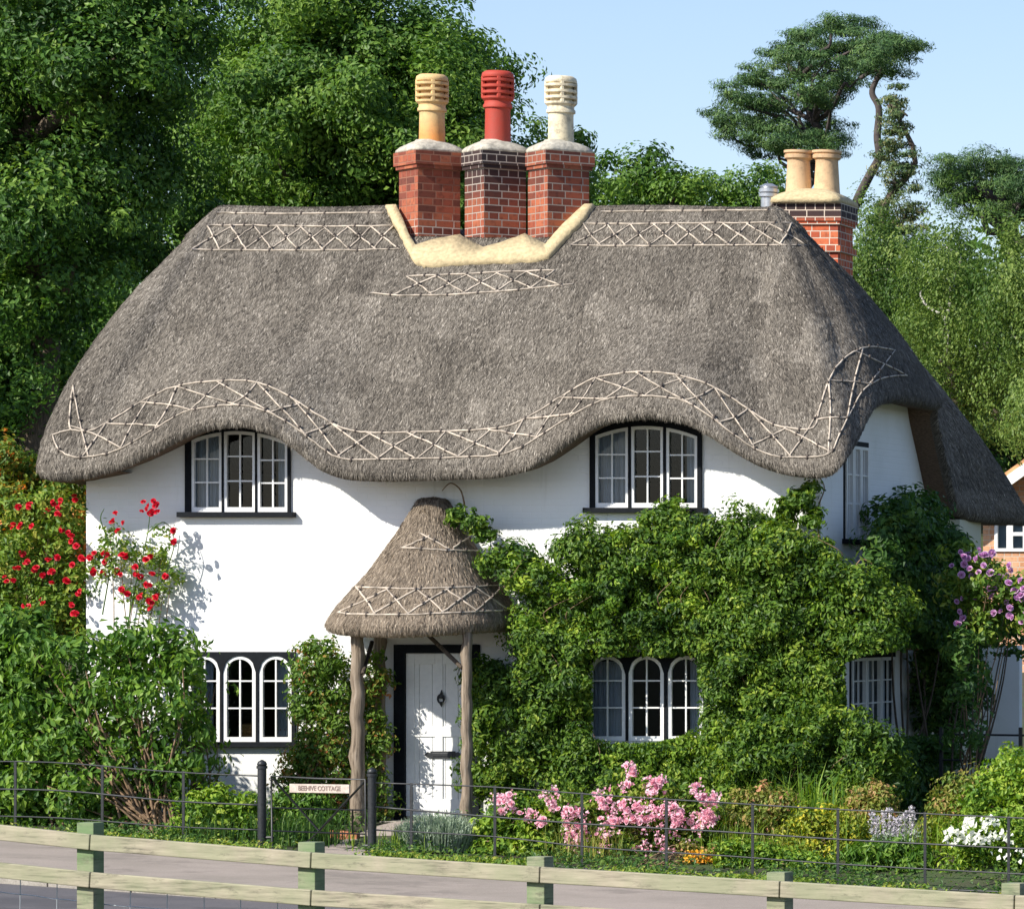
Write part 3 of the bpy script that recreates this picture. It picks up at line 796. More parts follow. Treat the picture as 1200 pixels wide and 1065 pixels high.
# ---- walls
def wall(name, us, zs_of, holes, pos, mat, uvf=None, thick=None):
    """us: sample coordinates; holes (u0,u1,z0,z1)."""
    us = np.unique(np.round(np.concatenate([us] + [[h[0], h[1]] for h in holes]), 4)); mb = MB()
    for a, b_ in zip(us[:-1], us[1:]):
        mid = (a + b_) / 2; cuts = [-.8]
        hs = sorted([h for h in holes if h[0] - 1e-4 <= a and b_ <= h[1] + 1e-4], key=lambda h: h[2])
        segs = []; z = -.8
        for h in hs: segs.append((z, h[2])); z = h[3]
        segs.append((z, None))
        for z0, z1 in segs:
            za, zb = (zs_of(a), zs_of(b_)) if z1 is None else (z1, z1)
            mb.add([pos(a, z0), pos(b_, z0), pos(b_, zb), pos(a, za)], [(0, 1, 2, 3)], 0, [(a, z0), (b_, z0), (b_, zb), (a, za)])
    return mb.build(name, mat, cot)
fe = [(P(a, b_, -.7)[0], P(a, b_, -.7)[2]) for a, b_ in epx]
ftop = lambda x: float(np.interp(x, [p[0] for p in fe], [p[1] for p in fe])) + .42
W1 = (fx(219), fx(340), fz(600), fz(494)); W2 = (fx(693), fx(822), fz(595), fz(488))
W3 = (fx(221), fx(346), fz(872), fz(765)); W4 = (fx(689), fx(823), fz(868), fz(765)); DR = (fx(464), fx(562), -.8, fz(756))
wall('wall', np.arange(-4.99, 3.63, .2).tolist() + [3.62], ftop, [W1, W2, W3, W4, DR], lambda u, z: (u, 0, z), M['wall'])
side_e = [(.0, 4.3), (.4, 4.6), (.8, 5.0), (1.2, 5.35), (3.5, 5.4), (4.2, 4.85), (4.8, 4.2), (7.2, 4.2)]
stop = lambda y: float(np.interp(y, [p[0] for p in side_e], [p[1] for p in side_e]))
W5 = (.9, 1.93, P(0, 634, 1.4)[2] + .02, P(0, 517, 1.4)[2]); W6 = (1.15, 3.1, .98, 1.94)
wall('wall', np.arange(0, 7.2, .3), stop, [W5, W6], lambda u, z: (3.62, u, z), M['wall'])
wall('wall', [0, 3, 7.2], lambda y: 4.2, [], lambda u, z: (-4.99, u, z), M['wall'])
wall('wall', [-4.99, 3.62], lambda y: 4.2, [], lambda u, z: (u, 7.2, z), M['wall'])
# plain floor and back walls of the rooms behind the glass
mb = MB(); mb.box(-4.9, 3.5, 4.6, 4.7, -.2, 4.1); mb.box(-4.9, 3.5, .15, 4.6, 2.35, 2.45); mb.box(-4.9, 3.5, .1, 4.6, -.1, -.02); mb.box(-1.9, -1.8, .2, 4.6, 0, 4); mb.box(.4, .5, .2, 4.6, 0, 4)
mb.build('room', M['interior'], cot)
# rear wing wall
mb = MB(); q = [P(1132, 600, 5.05)[0], P(1192, 600, 6.2)[0]]
mb.box(3.625, 3.95, 4.9, 5.95, -.6, 3.62); mb.build('rear_wing', M['wall_cream'], cot)
mb = MB(); mb.box(4.05, 4.54, 5.6, 5.75, -.6, 2.0); o = mb.build('garden_wall', M['wall'], None)
tag(o, 'white rendered wall stub beside the shaded right end of the cottage', 'wall')

# ---- windows
def casement(parent, x0, x1, zb, fo_, fi_, yf=-.02, w_=.032, wb=.055, bars=(0.36, .70), n=14, pos=None, glass=True, hz=None):
    """x0..x1 outer width; fo_/fi_: height of the outer and inner top outline at x."""
    pos = pos or (lambda x, y, z: (x, y, z)); d = .045
    xo = np.linspace(x0, x1, n); xi = np.linspace(x0 + w_, x1 - w_, n)
    O = [(x0, zb)] + [(x, fo_(x)) for x in xo] + [(x1, zb)]; I = [(x0 + w_, zb + wb)] + [(x, fi_(x)) for x in xi] + [(x1 - w_, zb + wb)]
    k = len(O); mb = MB(); V = []
    for (a, b_), (c, d_) in zip(O, I):
        V += [pos(a, yf, b_), pos(c, yf, d_), pos(c, yf + d, d_), pos(a, yf + d, b_)]
    fs = []
    for q in range(k):
        r_ = (q + 1) % k
        for s_ in range(4): fs.append((q * 4 + s_, r_ * 4 + s_, r_ * 4 + (s_ + 1) % 4, q * 4 + (s_ + 1) % 4))
    mb.add(V, fs); c = mb.build('casement', M['white_wood'], parent)
    xm = (x0 + x1) / 2; gb = MB(); bw = .0085; yb = yf + .012
    def b3(xa, xb, za, zb_): gb.hexa([pos(xa, yb, za), pos(xb, yb, za), pos(xb, yb, zb_), pos(xa, yb, zb_)], [pos(xa, yb + .022, za), pos(xb, yb + .022, za), pos(xb, yb + .022, zb_), pos(xa, yb + .022, zb_)])
    b3(xm - bw, xm + bw, zb + wb, fi_(xm) - .001)
    hb, ht = zb + wb, fi_(xm)
    for q in bars:
        z = hb + (ht - hb) * q
        b3(x0 + w_, xm - bw, z - bw, z + bw); b3(xm + bw, x1 - w_, z - bw, z + bw)
    gb.build('glazing_bar', M['white_wood'], c)
    if glass:
        gm = MB(); yg = yb + .03
        pts = [(x0 + w_ * .8, zb + wb * .8)] + [(x, fi_(x) + .004) for x in np.linspace(x0 + w_ * .8, x1 - w_ * .8, n)] + [(x1 - w_ * .8, zb + wb * .8)]
        gm.add([pos(a, yg, b_) for a, b_ in pts[::-1]], [tuple(range(len(pts)))]); gm.build('pane', M['glass'], c)
    return c

def surround(parent, x0, x1, zb, ftop_, cas, yf=-.035, name='window_frame', pos=None):
    """black boards filling everything between the casements and the outline."""
    pos = pos or (lambda x, y, z: (x, y, z)); mb = MB(); d = .13
    def cell(xa, xb, za, zb_, zc_, zd):                 # bottom a,b ; top a,b
        f = [(xa, za), (xb, zb_), (xb, zd), (xa, zc_)]
        mb.hexa([pos(a, yf, b_) for a, b_ in f], [pos(a, yf + d, b_) for a, b_ in f])
    edges = [x0]
    for c in cas: edges += [c[0], c[1]]
    edges += [x1]
    for q in range(0, len(edges), 2):
        a, b_ = edges[q], edges[q + 1]
        if b_ - a > .003: cell(a, b_, zb, zb, ftop_(a), ftop_(b_))
    for (a, b_, f) in cas:
        X = np.linspace(a, b_, 12)
        for p, q in zip(X[:-1], X[1:]): cell(p, q, f(p), f(q), ftop_(p), ftop_(q))
    return mb.build(name, M['black'], parent)

def curtain(parent, x0, x1, z0, z1, y=.1, pos=None, folds=7):
    pos = pos or (lambda x, y, z: (x, y, z)); n = 60; V = []; ph_ = rng.uniform(0, 6)
    for k in range(n):
        x = x0 + (x1 - x0) * k / (n - 1); dy = .014 * math.sin(ph_ + k / n * folds * 6.28) + .006 * math.sin(k * 1.3)
        V += [pos(x, y + dy, z0), pos(x, y + dy * .5, z1)]
    mb = MB(); mb.add(V, [(2 * k, 2 * k + 2, 2 * k + 3, 2 * k + 1) for k in range(n - 1)])
    return mb.build('curtain', M['curtain'], parent, smooth='all')

def thing_part(name, loc, label=None):
    o = bpy.data.objects.new(name, None); COL.objects.link(o); o.parent = cot; o.location = Vector(loc) - cot.location
    if label: o['label'] = label
    return o

def upper_window(cxp, c0, k, casp, zbp, frame, sillp, pzf):
    arc = lambda off: (lambda x: fz(c0 + off + (k - 4) * (((x * 100 + 600) - cxp) / 55) ** 2))
    w_ = thing_part('window', (fx(cxp), 0, fz(zbp)), 'upper three-light casement window under an eyebrow of thatch')
    cas = [(fx(a), fx(b_), arc(0)) for a, b_ in casp]
    surround(w_, fx(frame[0]), fx(frame[1]), fz(zbp), arc(-9), cas)
    for n_, (a, b_, f) in enumerate(cas): casement(w_, a + .003, b_ - .003, fz(zbp) + .002, lambda x: arc(0)(x) - .003, arc(4.2))
    mb = MB(); mb.box(fx(sillp[0]), fx(sillp[1]), -.1, .03, fz(zbp + 6), fz(zbp) - .001); mb.build('sill', M['black'], w_, bevel=.004)
    a, b_ = casp[0]; curtain(w_, fx(a), fx(b_) - .02, fz(zbp), fz(c0 + 2), .1)
    a, b_ = casp[2]; curtain(w_, fx((a + b_) / 2) + .02, fx(b_), fz(zbp), fz(c0 + 2), .1, folds=4)
    return w_
upper_window(278, 505, 15, [(225, 261), (263, 300), (302, 338)], 600, (218, 341), (211, 347), None)
upper_window(757, 499, 14, [(698, 737), (740, 778), (781, 818)], 595, (692, 823), (686, 830), None)

def lower_window(casp, ztp, zbp, frame, sillp, lab):
    w_ = thing_part('window', (fx(casp[1][0]), 0, fz(zbp)), lab); cas = []
    for a, b_ in casp:
        xa, xb = fx(a), fx(b_); r_ = (xb - xa) / 2; c = (xa + xb) / 2; zt_ = fz(ztp)
        def mk(rr, c=c, r_=r_, zt_=zt_): return lambda x: zt_ - r_ + math.sqrt(max(0, rr * rr - (x - c) ** 2))
        cas.append((xa, xb, mk(r_), mk(r_ - .042)))
    surround(w_, fx(frame[0]), fx(frame[1]), fz(zbp), lambda x: fz(ztp - 4.5), [c[:3] for c in cas])
    for a, b_, f, g in cas:
        r_ = (b_ - a) / 2; c = (a + b_) / 2
        def mo(x, f=f): return f(x) - .002
        casement(w_, a + .002, b_ - .002, fz(zbp) + .002, mo, g, n=26, w_=.044, bars=(.37, .72))
    if sillp: mb = MB(); mb.box(fx(sillp[0]), fx(sillp[1]), -.09, .03, fz(zbp + 6), fz(zbp) - .001); mb.build('sill', M['black'], w_, bevel=.004)
    return w_
w3 = lower_window([(221, 259), (262, 301), (304, 343)], 768, 869, (218, 347), (216, 350), 'lower left window of three round-headed lights')
curtain(w3, fx(322), fx(342), fz(866), fz(775), .1, folds=4); curtain(w3, fx(222), fx(246), fz(866), fz(775), .1, folds=4)
w4 = lower_window([(690, 734), (737, 779), (783, 825)], 768, 868, (684, 830), None, 'lower right window of three round-headed lights set in the vine')
curtain(w4, fx(692), fx(732), fz(866), fz(775), .1); curtain(w4, fx(806), fx(824), fz(866), fz(775), .1, folds=4)

# side windows, on the wall X = 3.62
def side_pos(x, y, z): return (3.62 - y, x, z)
w5 = thing_part('window', (3.62, 1.4, 3.3), 'upper side window with black frame'); y0, y1, zb, zt = .9, 1.93, W5[2], W5[3]
cs = [(y0 + .05, y0 + .355), (y0 + .365, y0 + .66), (y0 + .67, y1 - .05)]; ft = lambda x: zt - .06
surround(w5, y0, y1, zb, lambda x: zt, [(a, b_, ft) for a, b_ in cs], pos=side_pos, yf=-.012)
for a, b_ in cs: casement(w5, a, b_, zb + .002, lambda x: zt - .062, lambda x: zt - .1, pos=side_pos, n=3, yf=-.03, w_=.045)
curtain(w5, y0 + .05, y0 + .4, zb, zt, .1, side_pos)
mb = MB(); mb.box(3.59, 3.7, y0 - .05, y1 + .05, zb - .06, zb - .001); mb.build('sill', M['black'], w5, bevel=.004)
w6 = thing_part('window', (3.62, 2.3, 1.0), 'lower side window with an open white casement'); y0, y1, zb, zt = W6
cs = [(y0 + .05, y0 + .64), (y0 + .66, y0 + 1.27), (y0 + 1.3, y1 - .05)]
surround(w6, y0, y1, zb, lambda x: zt, [(a, b_, lambda x: zt - .06) for a, b_ in cs], pos=side_pos, yf=-.012)
for a, b_ in cs: casement(w6, a, b_, zb + .002, lambda x: zt - .062, lambda x: zt - .1, pos=side_pos, n=3, yf=-.03, w_=.045)
curtain(w6, y0 + .05, y1 - .05, zb, zt, .1, side_pos)
mb = MB(); mb.box(3.5, 3.9, 1.1, 3.2, 1.96, 2.03); mb.build('window_hood', plain('hood_timber', (.22, .11, .05), .8, .3), w6, bevel=.01)

# ---- door
dr = thing_part('door', (fx(513), 0, 0), 'white boarded front door with black furniture'); mb = MB()
dx0, dx1, dt, db = fx(476), fx(552), fz(765), .02
mb.box(dx0, dx1, .02, .06, db, dt)
for k in range(5):                                       # boards
    a = dx0 + (dx1 - dx0) * k / 5; mb.box(a + .003, a + (dx1 - dx0) / 5 - .003, .008, .02, db + .01, dt - .01)
mb.build('door_leaf', M['white_wood'], dr, bevel=.003)
mb = MB(); pn = [(dx0 + .0, dx0 + .1), (dx0 + .34, dx0 + .43), (dx1 - .1, dx1)]
for a, b_ in pn: mb.box(a, b_, -.006, .008, db + .02, dt - .005)
for z0, z1 in [(dt - .13, dt - .005), (dt - .98, dt - .86), (db + .02, db + .22)]:
    mb.box(dx0 + .1, dx0 + .34, -.0055, .008, z0, z1); mb.box(dx0 + .43, dx1 - .1, -.0055, .008, z0, z1)
mb.build('door_panel', M['white_wood'], dr, bevel=.004)
mb = MB(); mb.box(fx(463), dx0 - .002, -.05, .1, -.05, fz(755)); mb.box(dx1 + .002, fx(563), -.05, .1, -.05, fz(755)); mb.box(dx0 - .002, dx1 + .002, -.05, .1, dt + .003, fz(755)); mb.build('door_frame', M['black'], dr, bevel=.004)
kx, kz = fx(518), fz(818); mb = MB()
mb.lathe((0, 0, 0), [(.001, 0)], 3) if False else None
mb.tube([(kx, -.012, kz + .10), (kx, -.02, kz + .07), (kx, -.02, kz + .05)], [.004, .012, .018], 8)
mb.tube([(kx, -.02, kz + .045), (kx, -.022, kz + .02), (kx, -.022, kz)], [.02, .034, .03], 10)
ringp = [(kx + .036 * math.cos(a), -.035, kz - .005 + .05 * math.sin(a)) for a in np.linspace(0, 2 * math.pi, 20)]
mb.tube(ringp, .011, 6); mb.tube([(kx, -.03, kz - .04), (kx, -.03, kz - .07), (kx, -.014, kz - .1)], [.02, .016, .004], 8)
mb.build('knocker', M['iron'], dr, smooth='all')
lx0, lx1, lz = fx(505), fx(534), fz(884); mb = MB(); mb.box(lx0, lx1, -.022, -.004, lz - .042, lz + .042); mb.box(lx0 + .025, lx1 - .025, -.03, -.022, lz - .02, lz + .02)
for s_, xx in ((-1, lx0), (1, lx1)):
    mb.add([(xx, -.02, lz - .02), (xx + s_ * .035, -.02, lz - .034), (xx + s_ * .07, -.02, lz), (xx + s_ * .035, -.02, lz + .034), (xx, -.02, lz + .02),
            (xx, -.004, lz - .02), (xx + s_ * .035, -.004, lz - .034), (xx + s_ * .07, -.004, lz), (xx + s_ * .035, -.004, lz + .034), (xx, -.004, lz + .02)],
           [(0, 1, 2, 3, 4), (9, 8, 7, 6, 5), (0, 5, 6, 1), (1, 6, 7, 2), (2, 7, 8, 3), (3, 8, 9, 4)])
mb.build('letter_plate', M['iron'], dr, bevel=.003)

# ---- thatched porch
ac = P(506, 583, -.12); bl, brt = P(385, 742, -.55)[0], P(590, 742, -.55)[0]; ezp = P(0, 744, -1.3)[2]
nsp = 150; pc = np.array([(bl + brt) / 2, -.02, 0]); rx, ry = (brt - bl) / 2, 1.38
th = np.linspace(math.pi, 2 * math.pi, nsp)
Ep = np.stack([pc[0] + rx * np.cos(th), pc[1] + ry * np.abs(np.sin(th)) ** .55 * -1, np.full(nsp, ezp) + .03 * np.cos(th * 2)], 1)
tsp = np.concatenate([[0, .01, .025, .045], np.linspace(.07, 1, 40)])
prof = lambda t: np.interp(t, [0, .03, .08, .2, .44, .72, .88, .95, .985, 1], [.93, .985, 1.0, .9, .61, .345, .215, .16, .115, .03])
zz = lambda t: ezp + (ac[2] - ezp) * np.interp(t, [0, .06, .95, 1], [0, .05, .97, 1])
Sp = np.zeros((nsp, len(tsp), 3))
for jx, t_ in enumerate(tsp):
    c = pc * (1 - t_) + np.array([ac[0], -.02, 0]) * t_
    sc2 = prof(t_)
    Sp[:, jx, 0] = c[0] + (Ep[:, 0] - pc[0]) * sc2 + (.05 * math.sin(math.pi * t_)) * np.maximum(np.cos(th), 0)
    Sp[:, jx, 1] = (Ep[:, 1] - pc[1]) * sc2 ** .9 + pc[1]
    Sp[:, jx, 2] = zz(t_) + (Ep[:, 2] - ezp) * (1 - t_)
Sp += rng.normal(0, .003, Sp.shape)
nb_ = len(tsp); Vp = Sp.reshape(-1, 3)
i = np.arange(nsp - 1)[:, None]; j = np.arange(nb_ - 1)[None]
Fp = np.stack([(i * nb_ + j).ravel(), ((i + 1) * nb_ + j).ravel(), ((i + 1) * nb_ + j + 1).ravel(), (i * nb_ + j + 1).ravel()], 1)
und = np.stack([pc[0] + (Sp[:, 0, 0] - pc[0]) * .8, Sp[:, 0, 1] * .8, Sp[:, 0, 2] + .06], 1); und2 = np.stack([pc[0] + (Sp[:, 0, 0] - pc[0]) * .1, Sp[:, 0, 1] * .1, Sp[:, 0, 2] + .35], 1)
b0 = len(Vp); k0 = np.arange(nsp - 1)
Fv = np.vstack([np.stack([k0 * nb_, b0 + k0, b0 + k0 + 1, (k0 + 1) * nb_], 1), np.stack([b0 + k0, b0 + nsp + k0, b0 + nsp + k0 + 1, b0 + k0 + 1], 1)])
up_ = np.cumsum(np.r_[0, np.linalg.norm(np.diff(Ep, axis=0), axis=1)])
uvp = np.stack([np.repeat(up_, nb_), np.tile(tsp * 2.0, nsp)], 1); uvp = np.vstack([uvp, np.zeros((2 * nsp, 2))])
porch = npmesh('porch', np.vstack([Vp, und, und2]), [Fp, Fv], [M['pthatch'], M['soffit']], cot, mi=[0, 1], smooth=True, uv=uvp)
PB = BVHTree.FromPolygons([tuple(p) for p in Vp], [tuple(int(a) for a in f) for f in Fp])
tag(straw('straw', Sp[:, 2:], 7000, .085, .009, M['pstraw'], porch, lift=.009, jit=.18, wrap=False), kind='stuff')
p1 = [(396, 718), (420, 720), (480, 720), (540, 718), (596, 715)]; p2 = [(418, 688), (470, 690), (530, 689), (590, 686)]; p3 = [(470, 642), (500, 644), (530, 645), (566, 646)]; p4 = [(476, 625), (500, 626), (530, 625), (548, 624)]
liggers('porch_liggers', [p1, p2, p3] + zigzag(p1, p2, 5) + [[(472, 642), (500, 630), (503, 628)], [(492, 625), (520, 640), (526, 644)], [(530, 643), (545, 632), (550, 628)]], porch, PB, .011)

def gnarled(pxc, Y, z0, z1, r, name, parent, mat, lean=0):
    x = P(pxc, 0, Y)[0]; n = 16; pts = []; rs = []
    for k in range(n + 1):
        t_ = k / n; pts.append((x + lean * t_ + .012 * math.sin(k * 2.1 + pxc), Y + .01 * math.cos(k * 1.7), z0 + (z1 - z0) * t_)); rs.append(r * (1.06 - .15 * t_) * (1 + (.16 if k % 4 == 2 else 0) * rng.uniform(.5, 1)))
    mb = MB(); mb.tube(pts, rs, 12)
    return mb.build(name, mat, parent, smooth='all')
gnarled(419, -1.0, -.1, 2.24, .075, 'porch_post', porch, M['porchpost']); gnarled(547, -1.0, -.1, 2.24, .06, 'porch_post', porch, M['porchpost'])
gnarled(443, -.12, -.1, 2.4, .075, 'porch_post', porch, M['porchpost'], .02)
mb = MB(); mb.tube([P(500, 742, -.3), P(541, 782, -1.05)], .024, 8); mb.tube([P(425, 790, -1.1), P(436, 752, -.6)], .024, 8)
mb.build('brace', M['bark'], porch, smooth='all')
mb = MB(); xa, xb = P(412, 0, -1.12)[0], P(550, 0, -1.12)[0]; mb.box(xa, xb, -1.05, -.95, 2.2, 2.29); mb.box(xa + .02, xa + .1, -.95, -.02, 2.2, 2.29); mb.box(xb - .1, xb - .02, -.95, -.02, 2.2, 2.29)
mb.build('porch_beam', M['porchpost'], porch, bevel=.01)
mb = MB(); xl = P(419, 0, -1.12)[0]; xq = P(547, 0, -1.12)[0]
for xx in (xl, xq): mb = MB(); mb.box(xx - .1, xx + .1, -1.12, -.88, -.4, -.03); mb.build('post_base', M['step'], porch, bevel=.012)

mb = MB(); mb.box(dx0 - .14, dx1 + .14, -.45, -.055, -.3, .0); mb.build('doorstep', M['step'], cot, bevel=.012)

# things seen through the lower left window
bk = MB(); bx = fx(283); bk.lathe((bx, .22, fz(866)), [(.07, 0), (.1, .03), (.11, .1), (.12, .17), (.105, .18), (.09, .05)], 16)
for k in range(4): bk.lathe((bx, .22, fz(866) + .03 + k * .04), [(.105, -.008), (.125, 0), (.105, .008)], 16)
tag(bk.build('wicker_basket', M['basket'], None, smooth='all'), 'orange-brown wicker basket standing inside the lower left window', 'basket')
bk = MB(); bx = fx(326); bk.lathe((bx, .2, fz(866)), [(.06, 0), (.085, .1), (.095, .1), (.095, .12), (.07, .12)], 16)
pe = empty('potted_plant', (bx, .2, fz(866)), 'terracotta pot of small orange flowers inside the lower left window', 'potted plant')
bk.build('flower_pot', M['terracotta'], pe, smooth='all')
c = rng.normal(0, 1, (120, 3)) * [.05, .03, .03] + [bx, .2, fz(852)]
leaves('foliage', c, rng.normal(0, 1, (120, 3)), .035, M['l_shrub'], pe)
leaves('blossom', c[:30] + [0, -.02, .02], rng.normal(0, 1, (30, 3)), .03, M['f_orange'], pe, aspect=1)

# ================================================================== NEIGHBOUR
bh = empty('brick_house', (2.6, 22, 0), 'orange brick house with white bargeboard behind the right end of the cottage', 'house')
Yh = 20.0
def h(px, py, dy=0): return P(px, py, Yh + dy)
x0 = h(1150, 0)[0]; zb_ = h(0, 760)[2]; ap = h(1212, 535); le = h(1150, 585)
mb = MB(); xw = h(1152, 0)[0]; xe = h(1152 + 120, 0)[0]; zt = h(0, 592)[2]; za = h(0, 549)[2]
wx0, wx1, wz0, wz1 = h(1166, 0)[0], h(1203, 0)[0], h(0, 646)[2], h(0, 612)[2]
def q4(a, b_, z0, z1): mb.add([(a, Yh, z0), (b_, Yh, z0), (b_, Yh, z1), (a, Yh, z1)], [(0, 1, 2, 3)], 0, [(a, z0), (b_, z0), (b_, z1), (a, z1)])
q4(xw, wx0, -1, wz1); q4(wx1, xe, -1, wz1); q4(wx0, wx1, -1, wz0); q4(xw, xe, wz1, zt)
mb.add([(xw, Yh, zt), (xe, Yh, zt), ((xw + xe) / 2, Yh, za)], [(0, 1, 2)], 0, [(xw, zt), (xe, zt), ((xw + xe) / 2, za)])
mb.add([(xe, Yh, -1), (xe, Yh + 6, -1), (xe, Yh + 6, zt), (xe, Yh, zt)], [(0, 1, 2, 3)], 0, [(0, -1), (6, -1), (6, zt), (0, zt)])
mb.add([(xw, Yh + 6, -1), (xw, Yh, -1), (xw, Yh, zt), (xw, Yh + 6, zt)], [(0, 1, 2, 3)], 0, [(0, -1), (6, -1), (6, zt), (0, zt)])
mb.build('wall', M['brickH'], bh)
xm = (xw + xe) / 2; mb = MB(); e = .3; sl_ = (za - zt) / (xm - xw)
for sx_ in (-1, 1):
    xa = xm + sx_ * (xm - xw + e); zz_ = zt - sl_ * e
    f = [(xm, Yh - .35, za + .1), (xa, Yh - .35, zz_ + .1), (xa, Yh - .35, zz_ + .2), (xm, Yh - .35, za + .2)]
    mb.hexa(f, [(a, Yh + 6, c) for a, _, c in f])
mb.build('roof', plain('orange_tile', (.5, .26, .12), .8, .3, 8, bmp=.8), bh)
for sx_ in (-1, 1):
    mb = MB(); xa = xm + sx_ * (xm - xw + e); zz_ = zt - sl_ * e
    f = [(xm, Yh - .4, za - .08), (xa, Yh - .4, zz_ - .08), (xa, Yh - .4, zz_ + .12), (xm, Yh - .4, za + .12)]
    mb.hexa(f, [(a, Yh - .355, c) for a, _, c in f]); mb.build('bargeboard', M['white_wood'], bh)
fr = MB(); d = .05
for a, b_, c, e_ in [(wx0, wx1, wz0, wz0 + d), (wx0, wx1, wz1 - d, wz1), (wx0, wx0 + d, wz0 + d, wz1 - d), (wx1 - d, wx1, wz0 + d, wz1 - d), ((wx0 + wx1) / 2 - .06, (wx0 + wx1) / 2 + .04, wz0 + d, wz1 - d)]: fr.box(a, b_, Yh - .04, Yh + .06, c, e_)
fr.box((wx0 + wx1) / 2 + .04, wx1 - d, Yh - .039, Yh + .059, (wz0 * .4 + wz1 * .6) - .03, (wz0 * .4 + wz1 * .6) + .03)
wf_ = fr.build('window', M['white_wood'], bh)
mb = MB(); mb.box(wx0 + d, wx1 - d, Yh + .02, Yh + .03, wz0 + d, wz1 - d); mb.build('pane', M['glass'], wf_)
mb = MB(); mb.box(wx0 + .03, wx1 - .03, Yh + .035, Yh + .045, wz0 + .03, wz1 - .03); mb.build('curtain', M['curtain'], wf_)

# ================================================================== TREES
def limb(mb, p, q, r0, r1, n=5, amp=.15):
    pts = wobble(p, q, n, amp); mb.tube(pts, np.linspace(r0, r1, len(pts)), 7)
    return pts

def tree(name, label, group, poly, Y0, depth, nb, rb, nsub, rs, nl, lsz, mat, trunk=None, bark='bark', holes=(), squash=.8, aspect=.55, droop=.3, branches=10, cat='tree', rt=.28, back=1.0, mind=None, inset=None):
    Pt, Nn, rnd, C = crown(poly, Y0, depth, nb, rb, nsub, rs, int(nl * 4.2), holes, squash=squash, back=back, mind=mind, inset=inset)
    cen = C.mean(0); lo = C[:, 2].min()
    bx_, by_ = (cen[0], Y0 + .3) if trunk is None else (P(trunk[0], 0, Y0 + .3)[0], Y0 + .3)
    gz_ = float(gz(bx_, by_ + .25 * bx_))
    t_ = empty(name, (bx_, by_, gz_), label, cat, group)
    mb = MB(); top = C[:, 2].max() * .85 + lo * .15
    if trunk is not None and len(trunk) > 2:             # explicit trunk path in photo pixels
        pts = smooth_poly([(bx_, by_, gz_ - .3)] + [tuple(P(a, b_, Y0)) for a, b_ in trunk[1:]], 5); mb.tube(pts, np.linspace(rt, rt * .3, len(pts)), 9)
    else:
        pts = wobble((bx_, by_, gz_ - .3), (cen[0], cen[1], max(top, gz_ + 1)), 6, .18); mb.tube(pts, np.linspace(rt, rt * .25, len(pts)), 9)
    pts = np.array(pts)
    for c in C[rng.permutation(len(C))[:branches]]:
        z = c[2] - .35 * np.linalg.norm(c[:2] - pts[-1][:2]) - .3
        a = pts[np.argmin(np.abs(pts[:, 2] - z))]
        limb(mb, a, c, rt * .32, rt * .06, 4, .12)
    mb.build('trunk', M[bark], t_, smooth='all')
    leaves('crown', Pt, Nn, lsz * .78, mat, t_, aspect, droop, rnd)
    return t_

FULL = True
G1 = 'trees on the hillside behind the cottage'
tree('broadleaf_tree', 'big dark green tree filling the left edge behind the roses', G1,
     [(-120, -90), (240, -90), (262, 0), (255, 60), (225, 90), (205, 150), (215, 215), (232, 262), (190, 310), (150, 350), (110, 410), (80, 450), (60, 520), (60, 600), (-120, 600)],
     15, 3.2, 95, 1.1, 12, .42, 36, .135, M['l_dark'], (60, 0), branches=26, rt=.4, mind=26)
tree('broadleaf_tree', 'light-topped oak rising behind the left half of the thatch and the chimneys', G1,
     [(200, 320), (196, 200), (220, 110), (258, 45), (268, 8), (298, 14), (330, -40), (425, -60), (438, 10), (470, 6), (500, -10), (530, -2), (565, 28), (590, 44), (584, 84), (572, 104), (592, 128), (600, 150), (598, 178), (580, 200), (570, 320)],
     24, 3.5, 92, 1.1, 13, .42, 36, .14, M['l_oak'], (420, 0), branches=26, rt=.35, mind=24)
tree('broadleaf_tree', 'oak with its sunlit side sprays showing between the red and white chimney pots', G1,
     [(560, 330), (575, 180), (592, 130), (612, 146), (624, 170), (612, 190), (640, 200), (640, 330)], 28, 1.5, 12, .6, 12, .3, 36, .13, M['l_oak'], (600, 0), branches=6, rt=.2, inset=6)
tree('small_tree', 'spindly sapling top peeping out behind the white chimney pot', G1,
     [(636, 330), (642, 170), (655, 140), (672, 126), (678, 150), (694, 166), (680, 176), (696, 200), (700, 330)], 26, 1.0, 12, .32, 8, .22, 14, .13, M['l_oak'], (662, 0), branches=8, rt=.1, inset=3)
tree('round_tree', 'round green tree just right of the white-potted chimney', G1,
     [(640, 330), (680, 220), (692, 182), (715, 168), (735, 160), (752, 170), (775, 178), (795, 196), (822, 214), (830, 330)], 34, 2.5, 20, .9, 14, .36, 40, .14, M['l_oak'], (735, 0), branches=10)
tree('round_tree', 'row-end green tree on the skyline left of the rear chimney', G1,
     [(800, 330), (806, 222), (822, 198), (838, 196), (850, 212), (868, 206), (890, 196), (912, 200), (925, 330)], 36, 2, 18, .75, 14, .34, 36, .13, M['l_oak'], (860, 0), branches=10)
PY = 48
tree('pine_tree', 'spreading Scots pine with broad flat crown against the sky', G1,
     [(836, 118), (850, 98), (872, 92), (880, 76), (900, 74), (905, 52), (925, 40), (945, 26), (975, 15), (1005, 22), (1030, 40), (1034, 62), (1020, 84), (1005, 96), (1012, 118), (990, 124), (978, 134), (992, 150), (985, 178), (960, 188), (925, 184), (900, 192), (884, 178), (872, 166), (852, 160), (838, 148)],
     PY, 3.2, 66, .5, 10, .24, 24, .14, M['l_pine'], (985, 0), bark='pine_bark', branches=34, squash=.45, aspect=.2, droop=-.4, rt=.2, mind=15, inset=5,
     holes=[[(916, 124), (946, 112), (962, 140), (930, 150)], [(990, 96), (1010, 100), (1000, 130), (975, 128)]])
